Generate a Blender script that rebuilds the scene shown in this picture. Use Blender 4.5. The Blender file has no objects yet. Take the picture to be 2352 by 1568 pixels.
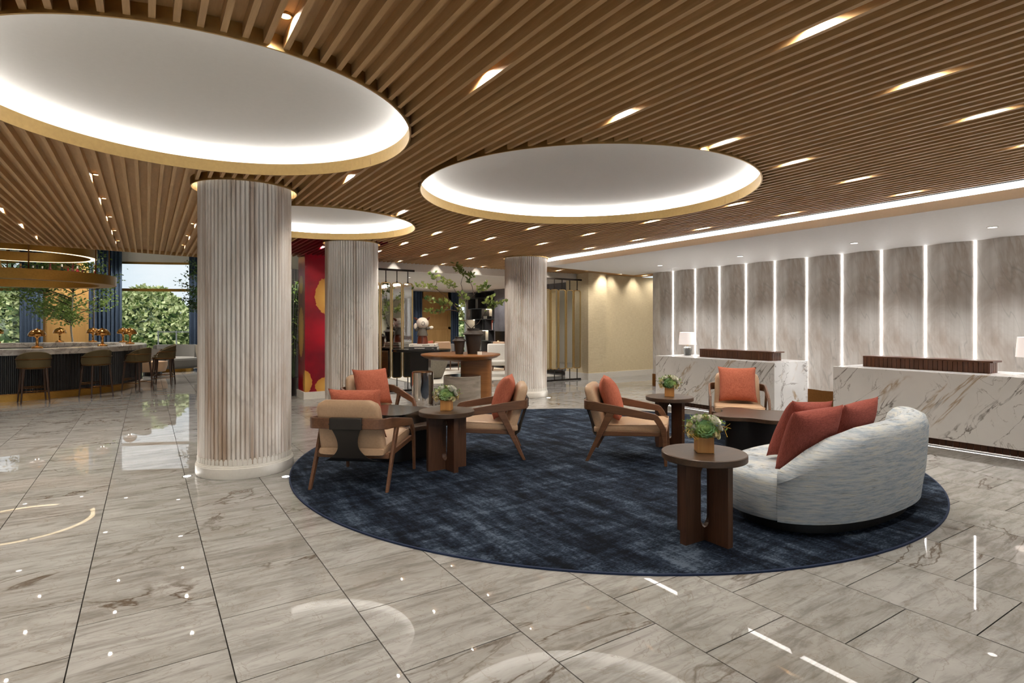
import bpy, bmesh, math, random
from math import sin, cos, pi, radians, sqrt, atan2, hypot
from mathutils import Vector, Matrix, noise as mnoise
random.seed(7)
sc = bpy.context.scene
COL = sc.collection

# ------------------------------------------------------------------ camera, world, exposure
cam_d = bpy.data.cameras.new('camera'); cam = bpy.data.objects.new('camera', cam_d); COL.objects.link(cam)
cam.location = (0, 0, 1.55); cam.rotation_euler = (radians(90), 0, radians(-32.7))
cam_d.sensor_width = 36; cam_d.lens = 20.0; cam_d.shift_y = -0.01645; cam_d.clip_start = 0.05
sc.camera = cam
sc.view_settings.view_transform = 'Standard'; sc.view_settings.look = 'None'
sc.view_settings.gamma = 1.0; sc.view_settings.use_curve_mapping = False
sc.view_settings.exposure = 0.2
sc.cycles.use_denoising = True
sc.cycles.max_bounces = 5; sc.cycles.diffuse_bounces = 3; sc.cycles.glossy_bounces = 3; sc.cycles.transmission_bounces = 3; sc.cycles.transparent_max_bounces = 6
sc.cycles.use_adaptive_sampling = True; sc.cycles.adaptive_threshold = .12; sc.cycles.adaptive_min_samples = 16
sc.cycles.sample_clamp_indirect = 4.0; sc.cycles.sample_clamp_direct = 0
sc.cycles.caustics_reflective = False; sc.cycles.caustics_refractive = False
sc.cycles.blur_glossy = 0.5

world = bpy.data.worlds.new('sky'); sc.world = world; world.use_nodes = True
wn = world.node_tree.nodes; wl = world.node_tree.links; wn.clear()
_o = wn.new('ShaderNodeOutputWorld'); _b = wn.new('ShaderNodeBackground'); _tc = wn.new('ShaderNodeTexCoord')
_n = wn.new('ShaderNodeTexNoise'); _n.inputs['Scale'].default_value = 3.2; _n.inputs['Detail'].default_value = 7
_mp = wn.new('ShaderNodeMapping'); _mp.inputs['Scale'].default_value = (1, 1, 2.2)
_r = wn.new('ShaderNodeValToRGB'); _r.color_ramp.elements[0].position = .36; _r.color_ramp.elements[1].position = .58
_r.color_ramp.elements[0].color = (.62, .76, .86, 1); _r.color_ramp.elements[1].color = (.90, .94, .96, 1)
wl.new(_tc.outputs['Generated'], _mp.inputs[0]); wl.new(_mp.outputs[0], _n.inputs['Vector']); wl.new(_n.outputs[0], _r.inputs[0])
wl.new(_r.outputs[0], _b.inputs[0]); wl.new(_b.outputs[0], _o.inputs[0])
_b.inputs[1].default_value = 0.95
sun_d = bpy.data.lights.new('sun', 'SUN'); sun_d.energy = 5.0; sun_d.angle = radians(6); sun_d.color = (1, .95, .86)
sun = bpy.data.objects.new('sun', sun_d); COL.objects.link(sun); sun.rotation_euler = (radians(44), 0, radians(-18))

# ------------------------------------------------------------------ lamp levels
LED = 18.0          # cove strip emission
SPOT = 48.0        # watts of one ceiling downlight
STRIP = 14.0        # marble wall light strips
WARM = (1.0, .92, .80); NEUT = (1.0, .96, .91); COOL = (1.0, .985, .965)

# ------------------------------------------------------------------ materials
MAT = {}
def lin(c):
    return tuple(((x/255)/12.92 if x/255 <= .04045 else ((x/255+.055)/1.055)**2.4) for x in c)
class NT:
    def __init__(s, name):
        s.m = bpy.data.materials.new(name); s.m.use_nodes = True; MAT[name] = s.m
        s.t = s.m.node_tree; s.n = s.t.nodes; s.l = s.t.links
        s.b = s.n['Principled BSDF']
    def new(s, k): return s.n.new(k)
    def link(s, a, b): s.l.new(a, b)
    def coord(s, kind='Object', scale=(1,1,1), rot=(0,0,0), rand=0):
        if kind == 'World':
            g = s.new('ShaderNodeNewGeometry'); out = g.outputs['Position']
        else:
            g = s.new('ShaderNodeTexCoord'); out = g.outputs[kind]
        if rand:
            oi = s.new('ShaderNodeObjectInfo'); mu = s.new('ShaderNodeVectorMath'); mu.operation = 'SCALE'
            cb = s.new('ShaderNodeCombineXYZ')
            for i in range(3): s.link(oi.outputs['Random'], cb.inputs[i])
            s.link(cb.outputs[0], mu.inputs[0]); mu.inputs['Scale'].default_value = rand
            ad = s.new('ShaderNodeVectorMath'); ad.operation = 'ADD'
            s.link(out, ad.inputs[0]); s.link(mu.outputs[0], ad.inputs[1]); out = ad.outputs[0]
        m = s.new('ShaderNodeMapping'); m.inputs['Scale'].default_value = scale; m.inputs['Rotation'].default_value = rot
        s.link(out, m.inputs[0]); return m.outputs[0]
    def rs(s, kind, rot, scale):
        a = s.coord(kind, rot=tuple(radians(x) for x in rot)); m = s.new('ShaderNodeMapping'); m.inputs['Scale'].default_value = scale; s.link(a, m.inputs[0]); return m.outputs[0]
    def noise(s, vec, scale, detail=4, rough=.55, dist=0):
        n = s.new('ShaderNodeTexNoise'); n.inputs['Scale'].default_value = scale; n.inputs['Detail'].default_value = detail
        n.inputs['Roughness'].default_value = rough; n.inputs['Distortion'].default_value = dist
        s.link(vec, n.inputs['Vector']); return n.outputs[0]
    def ramp(s, fac, stops):
        r = s.new('ShaderNodeValToRGB'); e = r.color_ramp.elements
        while len(e) < len(stops): e.new(.5)
        for i, (p, c) in enumerate(stops):
            e[i].position = p; e[i].color = (c if len(c) == 4 else (*c, 1)) if not isinstance(c, (int, float)) else (c, c, c, 1)
        s.link(fac, r.inputs[0]); return r.outputs[0]
    def mix(s, fac, a, b, mode='MIX'):
        m = s.new('ShaderNodeMix'); m.data_type = 'RGBA'; m.blend_type = mode
        for sock, v in ((m.inputs[0], fac), (m.inputs[6], a), (m.inputs[7], b)):
            if isinstance(v, (int, float)): sock.default_value = v if sock is m.inputs[0] or sock == m.inputs[0] else (v, v, v, 1)
            elif isinstance(v, tuple): sock.default_value = (*v, 1) if len(v) == 3 else v
            else: s.link(v, sock)
        return m.outputs[2]
    def set(s, color=None, rough=None, metal=0, spec=None, bump=None, bstr=.2, bdist=.01, rlink=None, coat=0):
        if color is not None:
            if isinstance(color, tuple): s.b.inputs['Base Color'].default_value = (*color, 1)
            else: s.link(color, s.b.inputs['Base Color'])
        if rough is not None: s.b.inputs['Roughness'].default_value = rough
        if rlink is not None: s.link(rlink, s.b.inputs['Roughness'])
        s.b.inputs['Metallic'].default_value = metal
        if spec is not None: s.b.inputs['Specular IOR Level'].default_value = spec
        if coat: s.b.inputs['Coat Weight'].default_value = coat; s.b.inputs['Coat Roughness'].default_value = .1
        if bump is not None:
            bp = s.new('ShaderNodeBump'); bp.inputs['Strength'].default_value = bstr; bp.inputs['Distance'].default_value = bdist
            s.link(bump, bp.inputs['Height']); s.link(bp.outputs[0], s.b.inputs['Normal'])
        return s.m

def plain(name, c, rough=.5, metal=0, spec=None, var=.12, vs=30, coat=0):
    t = NT(name); c = lin(c); v = t.coord('Object')
    n = t.noise(v, vs, 3)
    col = t.ramp(n, [(.3, tuple(x*(1-var) for x in c)), (.7, tuple(min(1, x*(1+var)) for x in c))])
    return t.set(col, rough, metal, spec, bump=n, bstr=.05, bdist=.003, coat=coat)
def wood(name, c1, c2, axis='y', rough=.4, scale=6, coord='Object', rand=5, coat=0, stretch=.06, spec=None):
    t = NT(name); sca = [1, 1, 1]; sca['xyz'.index(axis)] = stretch
    v = t.coord(coord, tuple(sca), rand=rand)
    a = t.noise(v, scale, 5, .6, 1.2); g = t.noise(v, scale*9, 4, .7, .3)
    m = t.mix(.5, a, g)
    col = t.ramp(m, [(.32, lin(c2)), (.52, tuple((x+y)/2 for x, y in zip(lin(c1), lin(c2)))), (.66, lin(c1))])
    return t.set(col, rough, 0, spec, bump=g, bstr=.12, bdist=.004, coat=coat)
def veins(t, v, scale, width, dist=1.6, detail=6):
    n = t.noise(v, scale, detail, .55, dist)
    return t.ramp(n, [(.5-width, 0.0), (.5, 1.0), (.5+width, 0.0)])
def emit(name, c, s, base=None):
    t = NT(name); t.b.inputs['Base Color'].default_value = (*(base or (.8, .8, .8)), 1)
    t.b.inputs['Emission Color'].default_value = (*c, 1); t.b.inputs['Emission Strength'].default_value = s
    return t.m

# floor stone
def floor_stone():
    t = NT('floor_stone')
    v = t.coord('World', (.5, 1, 1), rot=(0, 0, radians(-8)), rand=31)
    v2 = t.coord('World', (.16, 1, 1), rot=(0, 0, radians(-6)), rand=31)
    base = t.ramp(t.noise(v, 2.6, 7, .7, .8), [(.25, lin((138,133,127))), (.5, lin((165,163,160))), (.75, lin((182,180,178)))])
    streak = t.ramp(t.noise(v2, 14, 7, .72, .6), [(.36, lin((112,101,90))), (.54, (1, 1, 1))])
    c = t.mix(.42, base, streak, 'MULTIPLY')
    vv = veins(t, v, 1.1, .018, 2.0, 9); msk = t.ramp(t.noise(v, .9, 2), [(.5, 0.0), (.62, 1.0)])
    f = t.mix(1.0, vv, msk, 'MULTIPLY')
    c = t.mix(f, c, lin((92,80,68)))
    v4 = t.coord('World', (.8, 1, 1), rot=(0, 0, radians(20)), rand=17)
    c = t.mix(t.mix(1.0, veins(t, v4, 2.3, .012, 3, 8), .45, 'MULTIPLY'), c, lin((125,114,102)))
    rr = t.ramp(t.noise(v, 3, 3), [(.3, .006), (.7, .016)])
    t.set(c, None, 0, .2, rlink=rr)
floor_stone()
plain('grout', (34,29,25), .9)
wood('oak_slat', (224,186,134), (190,148,98), 'y', .42, 5, 'World', 3)
wood('oak_backing', (214,176,126), (182,142,96), 'y', .5, 4, 'World', 0, stretch=.12)
plain('red_slat', (120,6,26), .45); 
wood('oak_panel', (184,146,92), (160,122,70), 'z', .45, 4, 'Object', 2)
wood('walnut', (98,66,46), (58,36,24), 'z', .38, 7, 'Object', 3)
wood('walnut_top', (86,64,46), (55,40,29), 'x', .36, 7, 'Object', 3)
wood('chair_wood', (122,84,58), (84,54,36), 'y', .4, 6, 'Object', 3)
wood('table_wood', (150,100,56), (118,74,38), 'x', .28, 4, 'Object', 2)
wood('desk_wood', (98,56,28), (66,36,18), 'z', .4, 6, 'Object', 3)
wood('stool_wood', (74,48,32), (48,30,20), 'z', .4, 6, 'Object', 3)
wood('bamboo_box', (206,152,88), (180,124,64), 'z', .5, 16, 'Object', 2, stretch=.02)
plain('white_paint', (240,236,231), .6, var=.02)
plain('cove_paint', (243,241,237), .6, var=.01)
plain('lounge_ceiling_paint', (226,222,216), .6, var=.03, vs=1.2)
plain('plaster_white', (226,221,213), .5, var=.03)
plain('brass', (196,166,112), .38, 1.0, var=.05)
plain('brass_satin', (176,132,66), .36, 1.0, var=.08)
plain('bronze', (130,88,48), .35, 1.0, var=.08)
plain('lamp_copper', (206,150,84), .14, 1.0, var=.05)
plain('black_metal', (38,30,25), .45, .3)
plain('black_lacquer', (16,15,15), .18)
plain('black_oak', (24,20,18), .4)
plain('dark_leather', (40,35,31), .5, var=.2, vs=220)
plain('tan_leather', (190,157,126), .42, var=.06, vs=60)
plain('chrome', (205,200,196), .05, 1.0, var=.02)
plain('mirror', (225,225,222), .015, 1.0, var=.01)
plain('silver', (214,206,198), .07, 1.0, var=.02)
plain('shade_linen', (238,228,222), .8, var=.03, vs=120)
plain('ceramic', (190,196,196), .15, var=.04)
plain('olive_fabric', (84,70,42), .85, var=.25, vs=300)
plain('grey_fabric', (128,126,124), .9, var=.2, vs=250)
plain('boulder_grey', (134,127,115), .85, var=.2, vs=40)
plain('dark_vase', (40,31,25), .5, var=.25, vs=60)
plain('shelf_grey', (66,65,66), .5, var=.12)
plain('slate', (92,90,94), .35, var=.25, vs=4)
plain('paper', (228,222,212), .7, var=.04)
plain('ink', (30,30,32), .7)
plain('book_charcoal', (52,50,50), .6)
plain('book_blue', (48,78,96), .6); plain('book_dark', (36,34,36), .6); plain('book_rust', (150,60,40), .6)
plain('figure_white', (232,222,208), .25); plain('figure_shirt', (92,86,78), .6); plain('figure_brown', (92,40,22), .3)
plain('pale_bark', (196,188,178), .8, var=.25, vs=20); plain('bark', (118,104,90), .85, var=.3, vs=40); plain('twig', (62,46,36), .8, var=.3, vs=40)
plain('petal_white', (246,243,230), .6, var=.06); plain('petal_cream', (226,216,170), .6, var=.1)
plain('stem_gold', (190,150,50), .6)
plain('bottle_dark', (28,34,26), .12); plain('bottle_red', (150,24,30), .3); plain('bottle_brown', (92,38,28), .3); plain('cork_white', (226,220,206), .5); plain('bottle_gold', (190,150,80), .3)
plain('cream_rug', (214,208,196), .95, var=.08, vs=2)
plain('lawn', (96,120,62), .95, var=.3, vs=2)
plain('fence_white', (230,232,230), .6)
def leafmat(name, c1, c2):
    t = NT(name); oi = t.coord('World'); n = t.noise(oi, 5, 3)
    c = t.ramp(n, [(.35, lin(c1)), (.65, lin(c2))]); t.set(c, .5)
    tr = t.new('ShaderNodeBsdfTranslucent'); t.link(c, tr.inputs[0]); mx = t.new('ShaderNodeMixShader'); mx.inputs[0].default_value = .3
    t.link(t.b.outputs[0], mx.inputs[1]); t.link(tr.outputs[0], mx.inputs[2]); t.link(mx.outputs[0], t.n['Material Output'].inputs[0])
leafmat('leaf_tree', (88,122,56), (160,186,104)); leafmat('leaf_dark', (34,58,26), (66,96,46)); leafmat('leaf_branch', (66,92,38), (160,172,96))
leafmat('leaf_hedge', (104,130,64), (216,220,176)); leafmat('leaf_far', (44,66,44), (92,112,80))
leafmat('succulent', (110,160,110), (178,206,150))

def red_wall():
    t = NT('red_mural'); v = t.coord('World')
    red = t.ramp(t.noise(v, .9, 3), [(.3, lin((92,2,24))), (.6, lin((176,6,36)))])
    jag = t.noise(v, 22, 2); dist = None
    for c, sx, sz in (((3.28, 12.25, 2.15), 2.6, 2.0), ((3.22, 12.25, .25), 3.2, 4.2), ((2.72, 12.25, .35), 4.5, 3.2), ((2.7, 12.6, 1.4), 3.4, 1.5), ((2.7, 12.6, 2.4), 4.5, 4.0), ((3.9, 12.25, 1.1), 2.4, 2.4)):
        sb = t.new('ShaderNodeVectorMath'); sb.operation = 'SUBTRACT'; t.link(v, sb.inputs[0]); sb.inputs[1].default_value = c
        ml_ = t.new('ShaderNodeVectorMath'); ml_.operation = 'MULTIPLY'; t.link(sb.outputs[0], ml_.inputs[0]); ml_.inputs[1].default_value = (sx, sx, sz)
        ln = t.new('ShaderNodeVectorMath'); ln.operation = 'LENGTH'; t.link(ml_.outputs[0], ln.inputs[0])
        if dist is None: dist = ln.outputs['Value']
        else:
            mn = t.new('ShaderNodeMath'); mn.operation = 'MINIMUM'; t.link(dist, mn.inputs[0]); t.link(ln.outputs['Value'], mn.inputs[1]); dist = mn.outputs[0]
    ad = t.new('ShaderNodeMath'); ad.operation = 'MULTIPLY_ADD'; ad.inputs[1].default_value = .22; t.link(jag, ad.inputs[0]); t.link(dist, ad.inputs[2])
    m = t.ramp(ad.outputs[0], [(.93, 1.0), (.935, 0.0)])
    gold = t.ramp(dist, [(.0, lin((226,180,96))), (.9, lin((190,132,52)))])
    t.set(t.mix(m, red, gold), .3)
red_wall()
def pillar_marble():
    t = NT('pillar_marble'); v = t.coord('World', (1.4, 1.4, .5))
    c = t.ramp(t.noise(v, 1.5, 5, .6, 1.0), [(.3, lin((208,196,184))), (.5, lin((232,225,219))), (.7, lin((240,236,231)))])
    wv = t.coord('World', (5, 5, .22)); c = t.mix(t.ramp(t.noise(wv, 1.3, 3), [(.50, 0.0), (.68, .85)]), c, lin((154,124,96)))
    v3 = t.rs('World', (25, 20, 0), (1.6, 1.6, .45)); c = t.mix(t.mix(1.0, veins(t, v3, .9, .02, .6, 4), t.ramp(t.noise(v, 1.3, 2), [(.45, 0.0), (.65, .4)]), 'MULTIPLY'), c, lin((140,130,124)))
    t.set(c, .28)
pillar_marble()
def wall_marble():
    t = NT('wall_marble'); v = t.coord('Object', (1, 1, .6))
    c = t.ramp(t.noise(v, 2.2, 5, .6, .8), [(.3, lin((186,174,163))), (.55, lin((216,210,203))), (.75, lin((228,224,218)))])
    st = t.coord('Object', (1, 9, .12)); c = t.mix(.28, c, t.ramp(t.noise(st, 2, 3), [(.3, lin((166,154,143))), (.65, (1, 1, 1))]), 'MULTIPLY')
    v2 = t.rs('Object', (24, 0, 0), (1, 2.2, .6))
    c = t.mix(t.mix(1.0, veins(t, v2, 1.0, .05, .7, 4), t.ramp(t.noise(v, 1.4, 2), [(.42, 0.0), (.62, .55)]), 'MULTIPLY'), c, lin((150,120,92)))
    v3 = t.rs('Object', (14, 0, 0), (1, 2.6, .35)); c = t.mix(t.mix(1.0, veins(t, v3, .8, .008, .5, 3), .28, 'MULTIPLY'), c, lin((104,104,96)))
    t.set(c, .3)
wall_marble()
def desk_marble():
    t = NT('desk_marble'); v = t.coord('Object')
    w = t.rs('Object', (-42, 0, 10), (1, 2.2, .55)); w2 = t.rs('Object', (-48, 0, -15), (1, 2.6, .6)); w3 = t.rs('Object', (20, 0, 0), (1, 1.6, .7))
    base = t.ramp(t.noise(v, 1.2, 4), [(.3, lin((222,219,216))), (.7, lin((238,236,233)))])
    c = t.mix(t.mix(1.0, veins(t, w, 1.15, .012, 1.3, 8), t.ramp(t.noise(v, 1.6, 2), [(.44, 0.0), (.54, .9)]), 'MULTIPLY'), base, lin((92,80,72)))
    c = t.mix(t.mix(1.0, veins(t, w2, .95, .03, 1.2, 8), t.ramp(t.noise(w2, 1.3, 2), [(.53, 0.0), (.62, .8)]), 'MULTIPLY'), c, lin((166,136,94)))
    c = t.mix(t.mix(1.0, veins(t, w3, 1.4, .007, 1.6, 7), t.ramp(t.noise(v, 2.3, 2), [(.46, 0.0), (.56, .7)]), 'MULTIPLY'), c, lin((120,108,98)))
    t.set(c, .16)
desk_marble()
def counter_stone():
    t = NT('counter_stone'); v = t.coord('World'); c = t.ramp(t.noise(v, 4, 6, .6, .8), [(.3, lin((140,130,122))), (.6, lin((198,190,182)))])
    c = t.mix(t.mix(1.0, veins(t, v, 1.5, .02, 1.5), .7, 'MULTIPLY'), c, lin((100,90,84))); t.set(c, .22)
counter_stone()
def drum_marble():
    t = NT('drum_marble'); v = t.coord('Object', (.4, .4, 2.2), rot=(0, radians(18), 0)); c = t.ramp(t.noise(v, 3.5, 6, .6, .4), [(.3, lin((104,94,84))), (.65, lin((150,140,128)))])
    t.set(c, .15)
drum_marble()
def rug():
    t = NT('rug_blue'); v = t.coord('World', (.55, 1.25, 1), rot=(0, 0, radians(-10))); v2 = t.coord('World', (.3, 2.2, 1), rot=(0, 0, radians(-14))); v3 = t.coord('World', (2.0, .35, 1), rot=(0, 0, radians(12)))
    a = t.noise(v, 3.4, 8, .8, .2); b = t.noise(v2, 5.0, 6, .8, .1); d = t.noise(v3, 3.0, 6, .75)
    m = t.mix(.45, t.mix(.4, a, b), d)
    fine = t.noise(t.coord('World', (1, 2.2, 1)), 46, 2)
    m = t.mix(.16, m, fine)
    c = t.ramp(m, [(.445, lin((9,13,21))), (.485, lin((22,29,42))), (.53, lin((44,55,70))), (.58, lin((82,93,108)))])
    t.set(c, .95, bump=t.noise(t.coord('World'), 260, 2), bstr=.35, bdist=.004, spec=.1)
rug()
plain('rug_edge', (24,40,70), .9)
def sofa_cloth():
    t = NT('sofa_cloth'); v = t.coord('Object', (2.2, 2.2, 60)); s = t.noise(v, 3.0, 5, .7, .25)
    v2 = t.coord('Object', (2.4, 2.4, 22)); b = t.noise(v2, 2.4, 5, .75, .1)
    c = t.ramp(b, [(.36, lin((156,168,182))), (.52, lin((190,195,199))), (.66, lin((208,206,197)))])
    c = t.mix(t.ramp(s, [(.36, .6), (.45, 0.0)]), c, lin((96,92,84)))
    t.set(c, .9, bump=s, bstr=.35, bdist=.006, spec=.2)
sofa_cloth()
def coral():
    t = NT('coral_cloth'); v = t.coord('Object', (60, 60, 6)); w = t.coord('Object', (6, 60, 60))
    a = t.noise(v, 4, 3); b = t.noise(w, 4, 3); m = t.mix(.5, a, b)
    c = t.ramp(m, [(.36, lin((150,78,60))), (.6, lin((192,112,88)))])
    t.set(c, .85, bump=m, bstr=.3, bdist=.003, spec=.2)
coral()
def coral2():
    t = NT('rust_cloth'); v = t.coord('Object', (60, 60, 6)); w = t.coord('Object', (6, 60, 60))
    m = t.mix(.5, t.noise(v, 4, 3), t.noise(w, 4, 3))
    c = t.ramp(m, [(.36, lin((120,58,52))), (.6, lin((160,86,74)))])
    t.set(c, .85, bump=m, bstr=.3, bdist=.003, spec=.2)
coral2()
def grasscloth():
    t = NT('grasscloth'); v = t.coord('World', (.12, .12, 1)); n = t.noise(v, 70, 4, .7); n2 = t.noise(t.coord('World', (1.5, 1.5, .1)), 60, 3)
    c = t.ramp(t.mix(.35, n, n2), [(.34, lin((206,188,152))), (.66, lin((230,215,183)))]); t.set(c, .8, bump=n, bstr=.2, bdist=.003)
grasscloth()
def curtain_cloth():
    t = NT('curtain_blue'); n = t.noise(t.coord('World'), 60, 3); c = t.ramp(n, [(.3, lin((56,71,93))), (.7, lin((76,92,115)))]); t.set(c, .8, spec=.3)
curtain_cloth()
def glass():
    t = NT('window_glass'); tr = t.new('ShaderNodeBsdfTransparent'); gl = t.new('ShaderNodeBsdfGlossy'); gl.inputs['Roughness'].default_value = .02
    fr = t.new('ShaderNodeFresnel'); fr.inputs[0].default_value = 1.35; mx = t.new('ShaderNodeMixShader')
    tr.inputs[0].default_value = (.97, .98, .98, 1)
    t.link(fr.outputs[0], mx.inputs[0]); t.link(tr.outputs[0], mx.inputs[1]); t.link(gl.outputs[0], mx.inputs[2]); t.link(mx.outputs[0], t.n['Material Output'].inputs[0])
glass()
def lamp_glass():
    t = NT('clear_glass'); t.b.inputs['Base Color'].default_value = (.9, .95, .95, 1); t.b.inputs['Roughness'].default_value = .08
    t.b.inputs['Transmission Weight'].default_value = .75
lamp_glass()
emit('led_cove', NEUT, LED); emit('led_pillar', WARM, 7.0); emit('led_line', (1, .99, .985), STRIP); emit('led_cove_line', NEUT, 9.0)
emit('led_desk', NEUT, 7.0); emit('led_ring', (1, .78, .45), 2.6); emit('downlight_lens', NEUT, 8.0); emit('shelf_led', (1, .82, .58), 24.0)
emit('flame', (1.0, .45, .12), 9.0); emit('flame_core', (1.0, .85, .6), 14.0); emit('shade_glow', (1, .9, .84), .55, lin((238,228,222)))
emit('uplight_lens', COOL, 22.0)

# ------------------------------------------------------------------ mesh builder
class MB:
    def __init__(s): s.v = []; s.f = []
    def add(s, vs, fs):
        o = len(s.v); s.v += [tuple(p) for p in vs]; s.f += [tuple(i+o for i in q) for q in fs]; return s
    def box(s, c, d, M=None):
        x, y, z = (k/2 for k in d); P = [(a*x, b*y, e*z) for a in (-1, 1) for b in (-1, 1) for e in (-1, 1)]
        P = [Vector(p) for p in P]
        if M is not None: P = [M @ p for p in P]
        P = [p+Vector(c) for p in P]
        return s.add(P, [(0,1,3,2),(4,6,7,5),(0,4,5,1),(2,3,7,6),(0,2,6,4),(1,5,7,3)])
    def prism(s, poly, z0, z1):
        n = len(poly); P = [(x, y, z0) for x, y in poly]+[(x, y, z1) for x, y in poly]
        F = [tuple(range(n))[::-1], tuple(range(n, 2*n))]+[(i, (i+1) % n, n+(i+1) % n, n+i) for i in range(n)]
        return s.add(P, F)
    def lathe(s, prof, n=32, c=(0,0,0), a0=0, a1=2*pi, M=None):
        full = abs(a1-a0-2*pi) < 1e-6; m = n if full else n+1; P = []
        for i in range(m):
            a = a0+(a1-a0)*i/n
            for r, z in prof:
                p = Vector((r*cos(a), r*sin(a), z))
                if M is not None: p = M @ p
                P.append(p+Vector(c))
        k = len(prof); F = []
        for i in range(n):
            j = (i+1) % m
            for q in range(k-1): F.append((i*k+q, j*k+q, j*k+q+1, i*k+q+1))
        return s.add(P, F)
    def tube(s, pts, r, n=8, closed=False, caps=True):
        pts = [Vector(p) for p in pts]; m = len(pts); rs = r if isinstance(r, (list, tuple)) else [r]*m; P = []; up = Vector((0, 0, 1)); N0 = None
        for i, p in enumerate(pts):
            if closed: t = pts[(i+1) % m]-pts[i-1]
            else: t = pts[min(i+1, m-1)]-pts[max(i-1, 0)]
            t.normalize()
            if N0 is None:
                N0 = t.cross(up)
                if N0.length < 1e-3: N0 = t.cross(Vector((1, 0, 0)))
            N0 = (N0-t*N0.dot(t)); N0.normalize(); B = t.cross(N0)
            for j in range(n): P.append(p+(N0*cos(2*pi*j/n)+B*sin(2*pi*j/n))*rs[i])
        F = []
        for i in range(m if closed else m-1):
            a = i*n; b = ((i+1) % m)*n
            for j in range(n): F.append((a+j, a+(j+1) % n, b+(j+1) % n, b+j))
        if caps and not closed: F += [tuple(range(n))[::-1], tuple((m-1)*n+j for j in range(n))]
        return s.add(P, F)
    def sweep(s, secs, closed=False, caps=True):      # list of closed section loops
        k = len(secs[0]); P = [p for q in secs for p in q]; m = len(secs); F = []
        for i in range(m if closed else m-1):
            a = i*k; b = ((i+1) % m)*k
            for j in range(k): F.append((a+j, a+(j+1) % k, b+(j+1) % k, b+j))
        if caps and not closed: F += [tuple(range(k))[::-1], tuple((m-1)*k+j for j in range(k))]
        return s.add(P, F)
    def grid(s, fn, nu, nv, wrapu=False):
        P = [fn(i/nu, j/nv) for i in range(nu+(0 if wrapu else 1)) for j in range(nv+1)]
        w = nv+1; m = nu+(0 if wrapu else 1); F = []
        for i in range(nu):
            a = i*w; b = ((i+1) % m)*w
            for j in range(nv): F.append((a+j, b+j, b+j+1, a+j+1))
        return s.add(P, F)
    def mesh(s, name):
        me = bpy.data.meshes.new(name); me.from_pydata(s.v, [], s.f); me.validate(); me.update()
        bm = bmesh.new(); bm.from_mesh(me); bmesh.ops.recalc_face_normals(bm, faces=bm.faces); bm.to_mesh(me); bm.free(); return me
    def build(s, name, mat, parent=None, smooth=False, bevel=0, loc=None, rz=0, sub=0, seg=2):
        me = s.mesh(name); me.materials.append(MAT[mat]); o = bpy.data.objects.new(name, me); COL.objects.link(o)
        if smooth:
            me.shade_smooth()
            if smooth is not True: me.set_sharp_from_angle(angle=radians(smooth))
        if bevel:
            b = o.modifiers.new('bevel', 'BEVEL'); b.width = bevel; b.segments = seg; b.limit_method = 'ANGLE'; b.angle_limit = radians(40); b.harden_normals = False
            me.shade_smooth(); me.set_sharp_from_angle(angle=radians(50))
        if sub: q = o.modifiers.new('sub', 'SUBSURF'); q.levels = sub; q.render_levels = sub
        if parent is not None: o.parent = parent
        if loc is not None: o.location = loc
        if rz: o.rotation_euler = (0, 0, rz)
        return o
def tag(o, label=None, cat=None, group=None, kind=None):
    if label: o['label'] = label
    if cat: o['category'] = cat
    if group: o['group'] = group
    if kind: o['kind'] = kind
    return o
def thing(name, label, cat, loc=(0,0,0), rz=0, group=None, kind=None):
    o = bpy.data.objects.new(name, None); o.empty_display_size = .1; COL.objects.link(o); o.location = loc; o.rotation_euler = (0, 0, rz)
    return tag(o, label, cat, group, kind)
def struct(name, mb, mat, label=None, **k):
    o = mb.build(name, mat, **k); o['kind'] = 'structure'
    if label: o['label'] = label
    return o
def inst(me, name, parent=None, loc=(0,0,0), rz=0, scale=None):
    o = bpy.data.objects.new(name, me); COL.objects.link(o); o.location = loc; o.rotation_euler = (0, 0, rz)
    if scale: o.scale = scale
    if parent is not None: o.parent = parent
    return o
def copy_tree(o, parent=None):
    c = o.copy(); COL.objects.link(c)
    if parent is not None: c.parent = parent
    for ch in list(o.children): copy_tree(ch, c)
    return c
def light(name, kind, parent, loc, energy, color, size=.03, angle=None, blend=.6, rot=None):
    d = bpy.data.lights.new(name, kind); d.energy = energy; d.color = color; d.shadow_soft_size = size
    if kind == 'SPOT': d.spot_size = radians(angle or 100); d.spot_blend = blend
    o = bpy.data.objects.new(name, d); COL.objects.link(o); o.location = loc
    if rot: o.rotation_euler = rot
    if parent is not None: o.parent = parent
    return o
def circle(r, n, c=(0, 0), a0=0): return [(c[0]+r*cos(a0+2*pi*i/n), c[1]+r*sin(a0+2*pi*i/n)) for i in range(n)]
def rrect(w, h, r, n=5):      # rounded rectangle outline centred on 0
    P = []
    for cx, cy, a in ((w/2-r, h/2-r, 0), (-w/2+r, h/2-r, pi/2), (-w/2+r, -h/2+r, pi), (w/2-r, -h/2+r, 1.5*pi)):
        for i in range(n+1): P.append((cx+r*cos(a+pi/2*i/n), cy+r*sin(a+pi/2*i/n)))
    return P

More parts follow.
